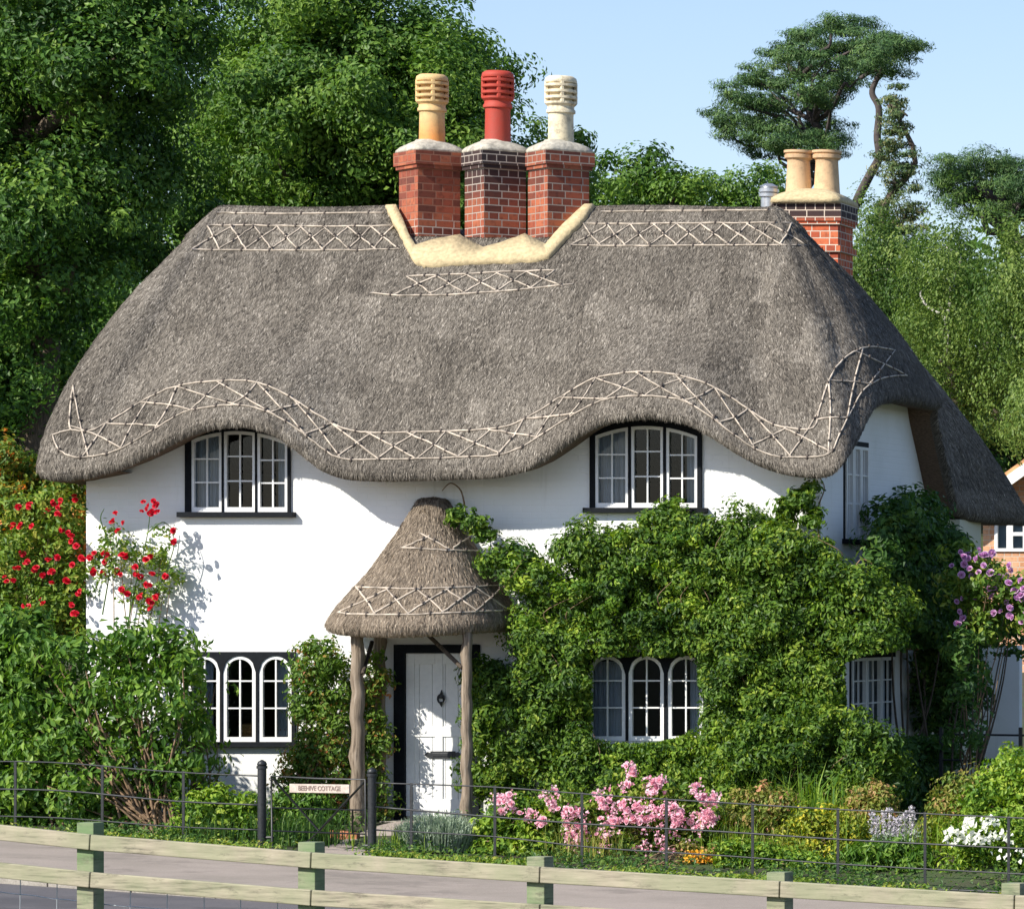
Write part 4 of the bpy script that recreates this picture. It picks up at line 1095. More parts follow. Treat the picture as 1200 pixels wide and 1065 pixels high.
tree('pine_tree', 'leaning dark-trunked pine with a small tuft crown beside the spreading pine', G1,
     [(1010, 60), (1030, 40), (1062, 40), (1078, 52), (1066, 72), (1058, 92), (1040, 80), (1020, 92)], PY - 4, 1.5, 18, .42, 10, .24, 26, .14, M['l_pine'], (990, 0), bark='pine_bark', branches=6, squash=.55, aspect=.18, droop=-.4, rt=.3, inset=5)
# replace its trunk by the crooked one of the photo
tp_ = bpy.data.objects['trunk.%03d' % 7] if 'trunk.007' in bpy.data.objects else None
if tp_ is not None:
    par = tp_.parent; bpy.data.objects.remove(tp_)
    mb = MB(); pts = smooth_poly([tuple(P(a, b_, PY - 4)) for a, b_ in [(975, 330), (995, 262), (1006, 232), (1020, 204), (1030, 184), (1028, 160), (1030, 128), (1022, 110), (1026, 96), (1034, 82), (1036, 60)]], 5)
    mb.tube(pts, np.linspace(.115, .045, len(pts)), 9)
    mb.tube(smooth_poly([tuple(P(a, b_, PY - 4)) for a, b_ in [(1034, 82), (1022, 84), (1008, 92)]], 4), .045, 6)
    mb.build('trunk', M['pine_bark'], par, smooth='all')
tree('conifer', 'slender yellow-green conifer right of the leaning pine trunk', G1,
     [(1030, 330), (1020, 250), (1030, 215), (1022, 190), (1036, 160), (1032, 130), (1040, 96), (1050, 88), (1062, 100), (1064, 130), (1074, 155), (1070, 180), (1082, 215), (1082, 330)], 42, .6, 60, .28, 7, .15, 8, .12, M['l_conifer'], (1054, 0), branches=12, squash=.5, aspect=.3, rt=.16, inset=4)
tree('pine_tree', 'dark pine crown at the right edge above the birches', G1,
     [(1094, 206), (1100, 188), (1118, 186), (1132, 190), (1150, 179), (1175, 186), (1190, 196), (1210, 190), (1260, 200), (1260, 270), (1200, 262), (1180, 256), (1160, 262), (1130, 246), (1112, 232)],
     44, 2.4, 44, .52, 10, .25, 24, .14, M['l_pine'], (1160, 0), bark='pine_bark', branches=18, squash=.5, aspect=.18, droop=-.4, rt=.3, mind=12, inset=6)
def birch(label, poly, Y0, nb, tr, tw):
    return tree('birch_tree', label, 'birches at the right of the cottage', poly, Y0, 2.4, nb, .7, 15, .28, 42, .085, M['l_birch'], tr, bark='bark_pale', branches=16, squash=1.5, aspect=.6, droop=1.2, rt=.13)
birch('birch crown right behind the rear chimney', [(975, 360), (988, 290), (1010, 268), (1040, 268), (1066, 288), (1085, 310), (1120, 380), (1130, 470), (1040, 450)], 26, 40, (1020, 0), 0)
birch('tall birch with weeping sprays in the middle of the birch group', [(1050, 340), (1068, 285), (1096, 262), (1128, 262), (1150, 288), (1160, 320), (1172, 380), (1190, 450), (1180, 500), (1130, 500), (1090, 440)], 22, 44, (1100, 200), 1)
birch('birch at the right edge of the picture', [(1140, 320), (1165, 290), (1200, 282), (1290, 280), (1290, 520), (1180, 510), (1160, 420)], 20, 44, (1250, 0), 0)
def birch_stem(label_parent, path, Y, r):
    pass
tree('evergreen_tree', 'dark evergreen mass low behind the birches and the brick house', G1,
     [(1040, 440), (1120, 470), (1160, 440), (1220, 430), (1300, 420), (1300, 560), (1240, 550), (1190, 545), (1160, 600), (1060, 600)], 30, 2.5, 34, .9, 14, .36, 40, .14, M['l_dark'], (1180, 0), branches=10, rt=.3)
tree('broadleaf_tree', 'broad green tree hidden behind the ridge of the thatch', G1,
     [(600, 250), (900, 240), (1000, 300), (1060, 420), (1060, 600), (20, 600), (60, 260), (180, 90), (330, 60), (540, 110), (560, 230)], 38, 3, 80, 1.4, 11, .6, 30, .17, M['l_dark'], (760, 0), branches=10)

# the wooded hillside further back, one mass nobody could count
def wood():
    n = 330; X = rng.uniform(-75, 45, n); Yv = rng.uniform(48, 92, n); Z = gz(X, Yv + .25 * X) + rng.uniform(.3, 2.6, n)
    k = (Z - CZ) * F / (Yv - CY) < (VY - 262)
    C = np.stack([X, Yv, Z], 1)[k]
    Pt, Nn, rnd = clump_leaves(np.repeat(C, 7, 0) + rng.normal(0, 1.1, (len(C) * 7, 3)) * [1, 1, .6], .8, 26)
    o = leaves('far_wood', Pt, Nn, .42, M['l_dark'], None, .6, .3, rnd)
    tag(o, 'far mass of green woodland on the hillside', 'woodland', kind='stuff')
wood()

# ================================================================== GARDEN
def stems(mb, base, tips, r0=.012, amp=.04, n=4):
    for t_ in tips:
        b_ = np.array(base) + rng.normal(0, .12, 3) * [1, .5, 0]
        pts = wobble(b_, t_, n, amp); mb.tube(pts, np.linspace(r0, r0 * .35, len(pts)), 5, cap=False)

def plant(name, label, cat, poly, Y0, depth, nb, rb, nsub, rs, nl, lsz, mat, group=None, holes=(), squash=.8, aspect=.5, droop=.4, nst=14, stem='twig', X0=None, up=.35, base=None, cullh=None, inset=None, mind=None, bias=0, r0=.012, back=1.0):
    Pt, Nn, rnd, C = crown(poly, Y0, depth, nb, rb, nsub, rs, nl, holes, squash=squash, X0=X0, inset=inset, mind=mind, bias=bias, back=back)
    Pt, Nn, rnd = cull(Pt, Nn, rnd, cullh or [])
    if X0 is None: ok = Pt[:, 2] > gz(Pt[:, 0], Pt[:, 1] + .25 * Pt[:, 0]) + .01; Pt, Nn, rnd = Pt[ok], Nn[ok], rnd[ok]
    cx_, cyy = C[:, 0].mean(), C[:, 1].mean()
    if base is None: base = (cx_, cyy, float(gz(cx_, cyy + .25 * cx_)))
    t_ = empty(name, base, label, cat, group)
    mb = MB(); stems(mb, base, C[rng.permutation(len(C))[:nst]], r0)
    if nst: mb.build('stem', M[stem], t_, smooth='all')
    leaves('foliage', Pt, Nn, lsz, mat if not isinstance(mat, str) else M[mat], t_, aspect, droop, rnd)
    return t_, C

def rose_mesh(name, mat, petals=3, r=.05, open_=.9):
    V = []; Fc = []; rn = []
    for ring in range(petals):
        k = 5 + ring; rr = r * (.35 + .33 * ring); tilt = .25 + .42 * ring * open_
        for q in range(k):
            a = 2 * math.pi * (q + .5 * ring) / k + random.uniform(-.15, .15); w_ = 2.4 / k * rr + .006; b_ = len(V)
            ca, sa = math.cos(a), math.sin(a)
            def pt(u, v):                                # u across, v out along the petal
                rad = rr * (.25 + .85 * v * math.sin(tilt) + .12 * v); z = r * .9 * v * math.cos(tilt) - .2 * r * ring * .6
                x = rad; y = u * w_ * (.45 + .8 * math.sin(min(v, 1) * 2.2)); z += .12 * r * abs(u) - (.25 * r * max(0, v - .7) * ring)
                return (x * ca - y * sa, x * sa + y * ca, z)
            for v in (0, .5, .85, 1.0):
                for u in (-1, 0, 1): V.append(pt(u * (.75 if v == 1 else 1), v)); rn.append(np.clip(.2 + .5 * v + random.uniform(-.15, .25), 0, 1))
            for v in range(3):
                for u in range(2): p = b_ + v * 3 + u; Fc.append((p, p + 1, p + 4, p + 3))
    me = bpy.data.meshes.new(name); me.from_pydata(V, [], Fc); me.polygons.foreach_set("use_smooth", [True] * len(Fc))
    a = me.attributes.new("rnd", 'FLOAT', 'POINT'); a.data.foreach_set("value", rn); me.materials.append(mat); me.update()
    return me
ROSES = {k: [rose_mesh('rose_bloom', M[k], 3, r) for r in (.05, .05)] for k in ('f_red', 'f_pink', 'f_lilac')}

def blooms(parent, kind, pts, size, name='bloom'):
    wl_ = wloc(parent)
    for p in pts:
        o = bpy.data.objects.new(name, random.choice(ROSES[kind])); COL.objects.link(o); o.parent = parent
        o.location = Vector([float(x) for x in p]) - wl_
        o.rotation_euler = (R(random.uniform(30, 95)), R(random.uniform(-40, 40)), random.uniform(-.9, .9))
        k = size * random.uniform(.75, 1.25); o.scale = (k, k, k)

def blades(name, X0, X1, V0, V1, n, hgt, wid, mat, parent, lean=.35, zb=None, cols=None):
    X = rng.uniform(X0, X1, n); v = rng.uniform(V0, V1, n); Yv = v - .25 * X
    B = np.stack([X, Yv, gz(X, v) + .0], 1); return blade_at(name, B, hgt, wid, mat, parent, lean)
def blade_at(name, B, hgt, wid, mat, parent, lean=.35):
    n = len(B); a = rng.uniform(0, 6.283, n); d = np.stack([np.cos(a), np.sin(a), np.zeros(n)], 1); sd = np.stack([-np.sin(a), np.cos(a), np.zeros(n)], 1)
    h_ = hgt * rng.uniform(.5, 1.2, (n, 1)); w_ = wid * rng.uniform(.6, 1.3, (n, 1)); ln = lean * rng.uniform(.2, 1.3, (n, 1))
    m1 = B + d * h_ * ln * .3 + [0, 0, 1] * h_ * .6; tp = B + d * h_ * ln + [0, 0, 1] * h_ * (1 - .25 * ln)
    V = np.stack([B - sd * w_ / 2, B + sd * w_ / 2, m1 + sd * w_ * .4, m1 - sd * w_ * .4, tp], 1).reshape(-1, 3)
    i = np.arange(n)[:, None] * 5
    return npmesh(name, V, [i + [0, 1, 2, 3], i + [3, 2, 4]], mat, parent, rnd=np.repeat(np.clip(rng.normal(.45, .25, n), .001, .999), 5))

SIDEW = [(990, 776), (1018, 766), (1060, 762), (1062, 864), (1020, 858), (992, 852)]
WL = [[(692, 768), (822, 768), (826, 866), (688, 872)]]
lower_hole = [[(694, 785), (700, 772), (712, 769), (806, 769), (818, 780), (818, 850), (796, 864), (770, 870), (742, 872), (694, 866)]]
# --- the great vine over the right half of the front
vine, VC = plant('climbing_vine', 'dense green climbing vine covering the right half of the white front wall', 'climber',
    [(548, 935), (552, 800), (560, 762), (602, 756), (598, 700), (582, 658), (572, 636), (604, 628), (640, 622), (655, 616), (690, 622), (740, 618), (775, 606), (800, 600), (830, 612), (870, 602), (895, 616), (912, 612), (940, 600), (965, 640), (1005, 672), (1040, 690), (1062, 705), (1066, 735), (1040, 760), (1020, 785), (1004, 830), (985, 870), (985, 930)],
    -.3, .26, 300, .25, 9, .13, 62, .064, 'l_vine', holes=WL, cullh=lower_hole + [SIDEW], squash=.9, nst=0, base=(fx(720), -.25, -.05), r0=.02, inset=5, mind=9, back=.3)
def more(parent, poly, Y0, depth, nb, rb, nsub, rs, nl, lsz, mat, X0=None, cullh=None, inset=4, **k):
    Pt, Nn, rnd, C = crown(poly, Y0, depth, nb, rb, nsub, rs, nl, (), X0=X0, inset=inset, **k); Pt, Nn, rnd = cull(Pt, Nn, rnd, cullh or [])
    leaves('foliage', Pt, Nn, lsz, M[mat], parent, rnd=rnd); return C
# bulging right-hand shoulder of the vine and its sprays
more(vine, [(860, 640), (930, 610), (960, 640), (1010, 670), (1062, 705), (1062, 745), (1030, 765), (1010, 820), (960, 870), (880, 860), (850, 760)], -.62, .2, 70, .26, 9, .14, 60, .066, 'l_vine', mind=10, cullh=[SIDEW])
more(vine, [(902, 620), (905, 585), (920, 566), (955, 562), (962, 590), (968, 640), (940, 650)], -.3, .1, 14, .12, 8, .08, 22, .08, 'l_vine', mind=5)
more(vine, [(522, 598), (545, 594), (566, 606), (580, 630), (570, 645), (548, 622), (528, 612)], -.42, .1, 10, .1, 7, .07, 18, .075, 'l_vine', mind=5)
more(vine, [(745, 625), (760, 600), (790, 586), (806, 600), (812, 625)], -.25, .08, 9, .1, 7, .08, 16, .075, 'l_lime', mind=6)
mb = MB()
for path in ([(962, 650), (958, 600), (966, 572), (958, 556)], [(545, 596), (540, 575), (528, 566), (518, 575)], [(1000, 668), (1010, 655), (1024, 662)], [(640, 905), (650, 820), (700, 752), (800, 748)], [(600, 920), (610, 800), (590, 690)]):
    pts = smooth_poly([P(a, b_, -.1) for a, b_ in path], 5); mb.tube(pts, np.linspace(.012, .005, len(pts)), 5)
for k in range(26):
    a, b_ = rng.uniform(590, 1010), rng.uniform(650, 900)
    if 680 < a < 830 and 740 < b_ < 890: continue
    pts = smooth_poly([P(a, b_, -.5), P(a + rng.uniform(-14, 14), b_ - 18, -.62), P(a + rng.uniform(-26, 26), b_ - 38, -.6)], 4)
    mb.tube(pts, np.linspace(.008, .003, len(pts)), 4)
mb.build('stem', M['twig'], vine, smooth='all')

more(vine, [(600, 640), (760, 620), (900, 625), (960, 660), (1030, 700), (1000, 800), (860, 840), (840, 740), (690, 740), (640, 800), (600, 740)], -.55, .12, 46, .1, 5, .1, 26, .062, 'l_lime', mind=14, cullh=[SIDEW] + lower_hole)
more(vine, [(700, 870), (810, 868), (850, 850), (858, 915), (700, 925)], -.45, .12, 24, .14, 6, .1, 24, .062, 'l_lime', mind=9, cullh=lower_hole)
# --- vine in the shade along the right end wall
def on_side(poly, X, nb, rb, nsub, rs, nl, mind=10): return crown(poly, 0, 0, nb, rb, nsub, rs, nl, (), X0=X, inset=5, mind=mind)
def sidevine(name, label, poly, X, nb, rb, nsub, rs, nl, lsz, mat, spread=.15):
    s0 = 0; q = polypts(poly, nb, (), 9, 4)
    C = np.array([PX(a, b_, X + rng.uniform(-.15, 1) * spread) for a, b_ in q]); k = len(C)
    d = unit(rng.normal(0, 1, (k * nsub, 3))); Sx = np.repeat(C, nsub, 0) + d * rb * (rng.random((k * nsub, 1)) ** .4)
    Pt, Nn, rnd = clump_leaves(Sx, rs * rng.uniform(.7, 1.3, len(Sx)), nl); Nn += np.repeat(d, nl, 0) * .8
    Pt, Nn, rnd = cull(Pt, Nn, rnd, [SIDEW, [(1160, 775), (1190, 765), (1196, 890), (1150, 890), (1166, 830)]])
    ok = (Pt[:, 2] > -.5) & (Pt[:, 0] > 3.64) & ~((Pt[:, 1] > .9) & (Pt[:, 1] < 3.3) & (Pt[:, 2] > .9) & (Pt[:, 2] < 2.0)); b_ = (X, float(C[:, 1].mean()), -.3)
    t_ = empty(name, b_, label, 'climber'); mb = MB(); stems(mb, b_, C[:12], .02); mb.build('stem', M['bark'], t_, smooth='all')
    leaves('foliage', Pt[ok], Nn[ok], lsz, M[mat], t_, rnd=rnd[ok]); return t_
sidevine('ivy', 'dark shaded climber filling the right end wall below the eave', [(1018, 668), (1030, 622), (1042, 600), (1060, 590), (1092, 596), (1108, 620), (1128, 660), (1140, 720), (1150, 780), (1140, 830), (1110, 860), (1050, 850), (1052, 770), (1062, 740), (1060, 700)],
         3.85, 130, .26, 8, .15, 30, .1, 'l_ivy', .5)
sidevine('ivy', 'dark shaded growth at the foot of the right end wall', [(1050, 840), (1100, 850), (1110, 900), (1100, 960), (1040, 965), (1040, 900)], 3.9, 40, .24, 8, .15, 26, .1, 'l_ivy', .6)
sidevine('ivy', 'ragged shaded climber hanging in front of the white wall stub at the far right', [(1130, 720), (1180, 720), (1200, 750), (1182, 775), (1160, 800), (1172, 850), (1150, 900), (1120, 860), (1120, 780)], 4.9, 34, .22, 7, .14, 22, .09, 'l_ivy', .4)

# --- lilac rambler
t_, C = plant('rambling_rose', 'rambling rose with lilac-pink clusters beside the shaded end wall', 'rose', [(1098, 655), (1112, 632), (1132, 640), (1150, 640), (1180, 664), (1240, 690), (1260, 760), (1200, 755), (1180, 740), (1150, 745), (1110, 715)], 1.2, .5, 30, .2, 7, .13, 20, .085, 'l_rose', base=(4.9, 1.2, -.35), inset=5, mind=9, nst=5)
def scatter(polys, n, Y, jy=.12, mind=5):
    out = []
    for poly, k in zip(polys, n):
        for a, b_ in polypts(poly, k, (), mind): out.append(P(a, b_, Y + rng.uniform(-jy, jy)))
    return out
blooms(t_, 'f_lilac', scatter([[(1108, 650), (1150, 640), (1160, 680), (1115, 688)], [(1150, 665), (1215, 680), (1215, 735), (1165, 722)], [(1110, 690), (1160, 700), (1160, 745), (1120, 730)], [(1120, 640), (1180, 650), (1200, 690), (1150, 690)]], [14, 34, 10, 14], 1.0, .2, 4), .7)

# --- left side: bushes and red roses
plant('berry_hedge', 'tall bush with orange new leaves at the left edge beside the thatch corner', 'hedge', [(-60, 528), (10, 526), (40, 532), (56, 560), (100, 562), (108, 600), (106, 760), (-60, 760)], 1.0, .5, 70, .28, 10, .15, 30, .085, 'l_orange', base=(-6.3, .9, 0), inset=6, mind=12)
t_, C = plant('climbing_rose', 'tall red climbing rose against the hedge at the left edge', 'rose', [(-30, 640), (20, 580), (60, 572), (104, 590), (106, 740), (-30, 760)], .1, .2, 40, .22, 8, .13, 24, .075, 'l_rose', base=(-6.0, .1, 0), inset=6, mind=12)
RA = [(22, 595), (35, 592), (62, 590), (68, 595), (72, 590), (15, 618), (22, 614), (38, 616), (56, 597), (70, 602), (73, 620), (80, 625), (84, 636), (90, 640), (28, 650), (32, 658), (20, 665), (42, 667), (56, 653), (67, 653), (50, 672), (5, 678), (14, 679), (60, 671), (60, 684), (84, 662), (91, 694), (86, 708), (32, 712), (22, 724), (76, 680), (88, 718), (50, 706), (60, 746), (98, 655), (85, 582)]
blooms(t_, 'f_red', [P(a + rng.normal(0, 1.5), b_ + rng.normal(0, 1.5), -.15 + rng.uniform(-.1, .1)) for a, b_ in RA for _ in range(2)], .62)
t_, C = plant('climbing_rose', 'red climbing rose trained on the white wall left of the lower left window', 'rose', [(103, 630), (130, 612), (150, 640), (180, 640), (196, 608), (212, 640), (208, 690), (196, 712), (172, 716), (150, 700), (120, 690), (103, 690)], -.22, .08, 26, .13, 5, .1, 13, .062, 'l_rose', base=(-4.5, -.3, 0), inset=4, mind=9, nst=8)
RB = [(110, 648), (106, 655), (112, 668), (108, 672), (122, 648), (135, 600), (131, 612), (144, 613), (138, 622), (124, 650), (123, 658), (143, 650), (146, 651), (150, 650), (170, 655), (176, 651), (138, 668), (142, 672), (120, 672), (158, 665), (160, 672), (163, 675), (175, 685), (193, 673), (202, 620), (204, 636), (150, 697), (165, 698), (180, 700), (176, 706), (184, 697), (176, 712), (143, 690), (178, 671), (172, 684)]
blooms(t_, 'f_red', [P(a + rng.normal(0, 1.2), b_ + rng.normal(0, 1.2), -.38 + rng.uniform(-.06, .06)) for a, b_ in RB for _ in range(2)], .6)
blooms(t_, 'f_red', [P(a, b_, -.4) for a, b_ in [(168, 588), (174, 592), (180, 587), (184, 590), (166, 599), (172, 596), (178, 599), (184, 600), (176, 602), (182, 593)]], .6)
mb = MB()
for path in ([(150, 730), (160, 680), (172, 630), (176, 600)], [(170, 720), (190, 680), (204, 640), (200, 618)], [(120, 720), (130, 660), (134, 610)], [(172, 625), (190, 612), (200, 618)], [(130, 640), (118, 610), (122, 596)]):
    pts = smooth_poly([P(a, b_, -.28) for a, b_ in path], 5); mb.tube(pts, np.linspace(.009, .004, len(pts)), 5)
mb.build('stem', M['l_rose'], t_, smooth='all')

THIRD = [(238, 768), (262, 764), (268, 868), (254, 868), (246, 830), (240, 800)]
# --- the big loose shrub at the left
shr, C = plant('leafy_shrub', 'large loose green shrub with bare brown stems left of the lower left window', 'shrub',
    [(30, 740), (70, 748), (100, 745), (118, 722), (150, 722), (175, 735), (205, 748), (228, 765), (243, 790), (236, 830), (250, 862), (232, 885), (214, 930), (180, 960), (120, 975), (60, 975), (30, 960), (20, 850)],
    -2.1, .55, 105, .26, 7, .17, 16, .105, 'l_shrub', base=(-3.1, -2.3, -.05), nst=60, r0=.018, inset=5, mind=10, droop=.7, cullh=[THIRD])
plant('leafy_shrub', 'darker green shrub at the left edge behind the iron fence', 'shrub', [(-60, 715), (0, 722), (50, 728), (70, 760), (60, 980), (-60, 980)], -1.7, .5, 80, .28, 8, .17, 26, .12, 'l_shrub', base=(-4.4, -1.9, 0), inset=6, mind=12)
plant('leafy_shrub', 'thin loose sprays of long leaves reaching across the lower left window', 'shrub', [(200, 735), (215, 730), (250, 742), (256, 775), (262, 800), (246, 830), (262, 880), (286, 905), (262, 920), (232, 960), (205, 960), (205, 800)], -1.5, .3, 26, .2, 4, .14, 8, .1, 'l_shrub', base=(-3.0, -1.5, 0), nst=30, inset=4, mind=10, droop=.9, aspect=.38, cullh=[THIRD])
# --- climber by the porch, low plants by the gate
plant('climber_bush', 'loose climber with reddish flecks between the lower left window and the porch post', 'climber', [(344, 790), (352, 764), (372, 756), (398, 752), (408, 765), (410, 960), (330, 965), (322, 930), (330, 895), (350, 870)], -.55, .2, 90, .18, 7, .11, 20, .066, 'l_red', base=(-2.2, -.6, 0), inset=4, mind=7, nst=30)
plant('climber_bush', 'dark climber growing between the porch post and the black door frame', 'climber', [(424, 775), (434, 760), (456, 780), (456, 960), (425, 960)], -.3, .1, 30, .14, 6, .1, 18, .066, 'l_red', base=(-1.65, -.3, 0), inset=3, mind=6)
def fern(name, label, px, py, Y, n, hgt, wid, mat, sx=.2, lean=.6, group=None, cat='plant'):
    b_ = P(px, py, Y); b_[2] = float(gz(b_[0], b_[1] + .25 * b_[0])); t_ = empty(name, b_, label, cat, group)
    B = b_ + rng.normal(0, 1, (n, 3)) * [sx, sx * .6, 0]; blade_at('foliage', B, hgt, wid, M[mat], t_, lean); return t_
plant('garden_plant', 'low green plants in front of the white wall left of the gate', 'plant', [(205, 955), (215, 935), (250, 925), (275, 930), (300, 935), (302, 985), (240, 992), (200, 985)], -2.6, .25, 40, .14, 7, .1, 20, .07, 'l_lime', base=(-2.4, -2.6, -.05), inset=3, mind=6)
fern('garden_plant', 'feathery grey-green fern clump behind the left half of the gate', 352, 985, -3.1, 420, .42, .011, 'l_ivy', .26)
plant('garden_plant', 'mound of small green leaves behind the gate beside the path', 'plant', [(318, 985), (318, 940), (345, 925), (375, 935), (392, 960), (392, 988)], -2.2, .2, 26, .13, 7, .1, 20, .066, 'l_shrub', base=(-1.9, -2.2, 0), inset=3, mind=6)
def lav():
    b_ = P(515, 990, -3.3); b_[2] = float(gz(b_[0], b_[1] + .25 * b_[0])); t_ = empty('lavender_bush', b_, 'rounded grey-green lavender bush in front of the door', 'lavender')
    n = 2600; a = rng.uniform(0, 6.283, n); rr = np.sqrt(rng.random(n)); B = b_ + np.stack([np.cos(a) * rr * .36, np.sin(a) * rr * .26, np.zeros(n)], 1)
    d = unit(np.stack([np.cos(a) * rr * .55, np.sin(a) * rr * .5, np.full(n, 1.0)], 1)); L = (.44 - .14 * rr ** 2)[:, None] * rng.uniform(.6, 1.08, (n, 1))
    sd = unit(np.cross(d, rng.normal(0, 1, (n, 3)))) * .006; tp = B + d * L; md = B + d * L * .6
    V = np.stack([B - sd, B + sd, md + sd, md - sd, tp], 1).reshape(-1, 3); i = np.arange(n)[:, None] * 5
    npmesh('foliage', V, [i + [0, 1, 2, 3], i + [3, 2, 4]], M['l_lav'], t_, rnd=np.repeat(rng.random(n), 5))
    k = rng.integers(0, n, 9000); u = rng.uniform(.3, 1, (9000, 1)); leaves('leaves', B[k] + d[k] * L[k] * u, d[k] * .5 + rng.normal(0, 1, (9000, 3)), .045, M['l_lav'], t_, aspect=.22, tang=d[k])
lav()
# --- pink roses and the border
plant('leafy_plant', 'bright green broad-leaved plant between the lavender and the pink roses', 'plant', [(560, 1010), (562, 965), (575, 945), (600, 938), (650, 945), (668, 1012)], -3.4, .2, 44, .13, 7, .1, 17, .085, 'l_lime', base=(.95, -3.3, -.2), inset=3, mind=6)
rose, C = plant('rose_bush', 'broad rose bush loaded with pale pink blooms behind the iron fence', 'rose', [(575, 1000), (575, 935), (620, 930), (660, 925), (700, 930), (730, 905), (760, 910), (800, 925), (840, 930), (848, 975), (840, 1022), (600, 1012)], -3.2, .3, 90, .17, 7, .12, 18, .072, 'l_rose', base=(2.1, -3.2, -.2), inset=4, mind=8, nst=50)
PK = [([(578, 932), (600, 930), (602, 952), (582, 950)], 7), ([(602, 945), (640, 955), (640, 968), (610, 965)], 6), ([(635, 922), (655, 922), (655, 950), (636, 950)], 5), ([(655, 940), (685, 950), (690, 975), (660, 968)], 9), ([(660, 970), (690, 970), (682, 1002), (662, 995)], 7),
      ([(695, 925), (718, 925), (715, 945), (698, 950)], 5), ([(733, 893), (745, 893), (744, 912), (735, 912)], 3), ([(755, 912), (782, 912), (780, 932), (758, 932)], 8), ([(728, 916), (740, 916), (740, 926), (728, 926)], 2), ([(715, 940), (765, 935), (790, 950), (760, 962), (705, 970), (702, 958)], 22),
      ([(780, 935), (800, 950), (805, 970), (788, 970)], 9), ([(805, 955), (835, 950), (842, 965), (815, 974)], 9), ([(805, 918), (818, 918), (818, 932), (808, 932)], 2), ([(818, 930), (843, 925), (840, 945), (822, 945)], 6), ([(700, 975), (718, 975), (712, 1000), (700, 998)], 5), ([(768, 980), (788, 980), (790, 1000), (776, 1000)], 4), ([(802, 985), (815, 985), (815, 992), (804, 992)], 1), ([(745, 990), (760, 990), (760, 998), (746, 998)], 2)]
pts = []
for poly, k in PK: pts += scatter([poly], [k], -3.62, .1, 3)
blooms(rose, 'f_pink', pts[:100], .68)
plant('garden_plant', 'low orange-flowered plants at the foot of the pink rose', 'plant', [(795, 1020), (800, 990), (830, 985), (845, 1000), (845, 1026)], -3.9, .1, 14, .09, 6, .07, 16, .045, 'l_pinkish', base=(3.0, -3.9, -.33), inset=2, mind=4)
def dots(parent, name, poly, n, Y, size, mat, jy=.08, aspect=.9):
    q = polypts(poly, n); Pt = np.array([P(a, b_, Y + rng.uniform(-jy, jy)) for a, b_ in q]); Nn = np.tile([-.3, -1, .6], (n, 1)) + rng.normal(0, .4, (n, 3))
    return leaves(name, Pt, Nn, size, M[mat], parent, aspect=aspect)
o = bpy.data.objects.get('garden_plant.003') or COL.objects[-1]
dots(o if o.type == 'EMPTY' else None, 'blossom', [(800, 1012), (802, 996), (835, 996), (838, 1010)], 130, -4.0, .035, 'f_orange')
plant('round_bush', 'rounded yellow-green bush under the vine at the right corner of the cottage', 'bush', [(850, 940), (846, 890), (866, 860), (900, 838), (950, 825), (1000, 830), (1038, 850), (1050, 880), (1052, 930), (1040, 950), (870, 950)], -1.0, .35, 100, .22, 8, .13, 26, .07, 'l_vine', base=(3.3, -1.0, -.1), inset=5, mind=9)
fern('tall_grass', 'clump of long arching grass blades in front of the rounded bush', 938, 960, -2.6, 150, .72, .018, 'l_lime', .25, .5, cat='grass')
fern('tall_grass', 'second clump of long grass blades beside the pinkish spiraea', 985, 965, -2.6, 90, .55, .016, 'l_lime', .22, .5, cat='grass')
plant('flowering_shrub', 'low pinkish shrub with tiny mauve flowers right of the pink roses', 'shrub', [(845, 1000), (846, 950), (866, 926), (900, 922), (925, 935), (925, 985), (900, 1010)], -3.2, .2, 46, .14, 7, .1, 18, .06, 'l_pinkish', base=(3.75, -3.2, -.25), inset=3, mind=6)
plant('flowering_shrub', 'bright yellow-flowered mound in the middle of the right border', 'shrub', [(916, 1015), (918, 968), (945, 948), (985, 950), (1010, 962), (1016, 1010), (990, 1025)], -3.7, .2, 52, .14, 7, .1, 20, .055, 'l_yellow', base=(4.6, -3.7, -.33), inset=3, mind=6)
plant('flowering_shrub', 'orange-tipped shrub in front of the dark end wall', 'shrub', [(990, 960), (1000, 930), (1020, 918), (1045, 925), (1056, 945), (1050, 975), (1005, 985)], -2.9, .2, 26, .13, 7, .1, 18, .058, 'l_pinkish', base=(5.3, -2.9, -.3), inset=3, mind=6)
plant('leafy_plant', 'dark green long-leaved clump near the iron fence in the right border', 'plant', [(990, 1040), (995, 1000), (1020, 985), (1060, 985), (1090, 1000), (1095, 1045)], -4.2, .15, 40, .13, 7, .1, 15, .11, 'l_shrub', base=(5.9, -4.2, -.45), inset=3, mind=6, aspect=.3, droop=.8)
plant('leafy_plant', 'low mixed green plants along the iron fence right of the roses', 'plant', [(838, 1025), (840, 992), (870, 985), (930, 1000), (985, 1010), (990, 1038), (900, 1032)], -4.1, .15, 56, .12, 7, .09, 16, .06, 'l_lime', base=(4.1, -4.1, -.38), inset=3, mind=6)
plant('leafy_shrub', 'bushy green shrub at the right edge behind the iron fence', 'shrub', [(1128, 990), (1135, 925), (1160, 905), (1180, 880), (1210, 868), (1260, 870), (1260, 1060), (1130, 1050)], -3.6, .45, 90, .22, 8, .13, 24, .07, 'l_lime', base=(7.4, -3.5, -.5), inset=5, mind=9)
plant('flowering_shrub', 'orange-brown tipped bush left of the shrub at the right edge', 'shrub', [(1085, 990), (1092, 950), (1110, 918), (1135, 908), (1160, 912), (1170, 960), (1150, 1000)], -3.3, .3, 50, .17, 7, .12, 22, .062, 'l_pinkish', base=(6.5, -3.2, -.45), inset=4, mind=8)
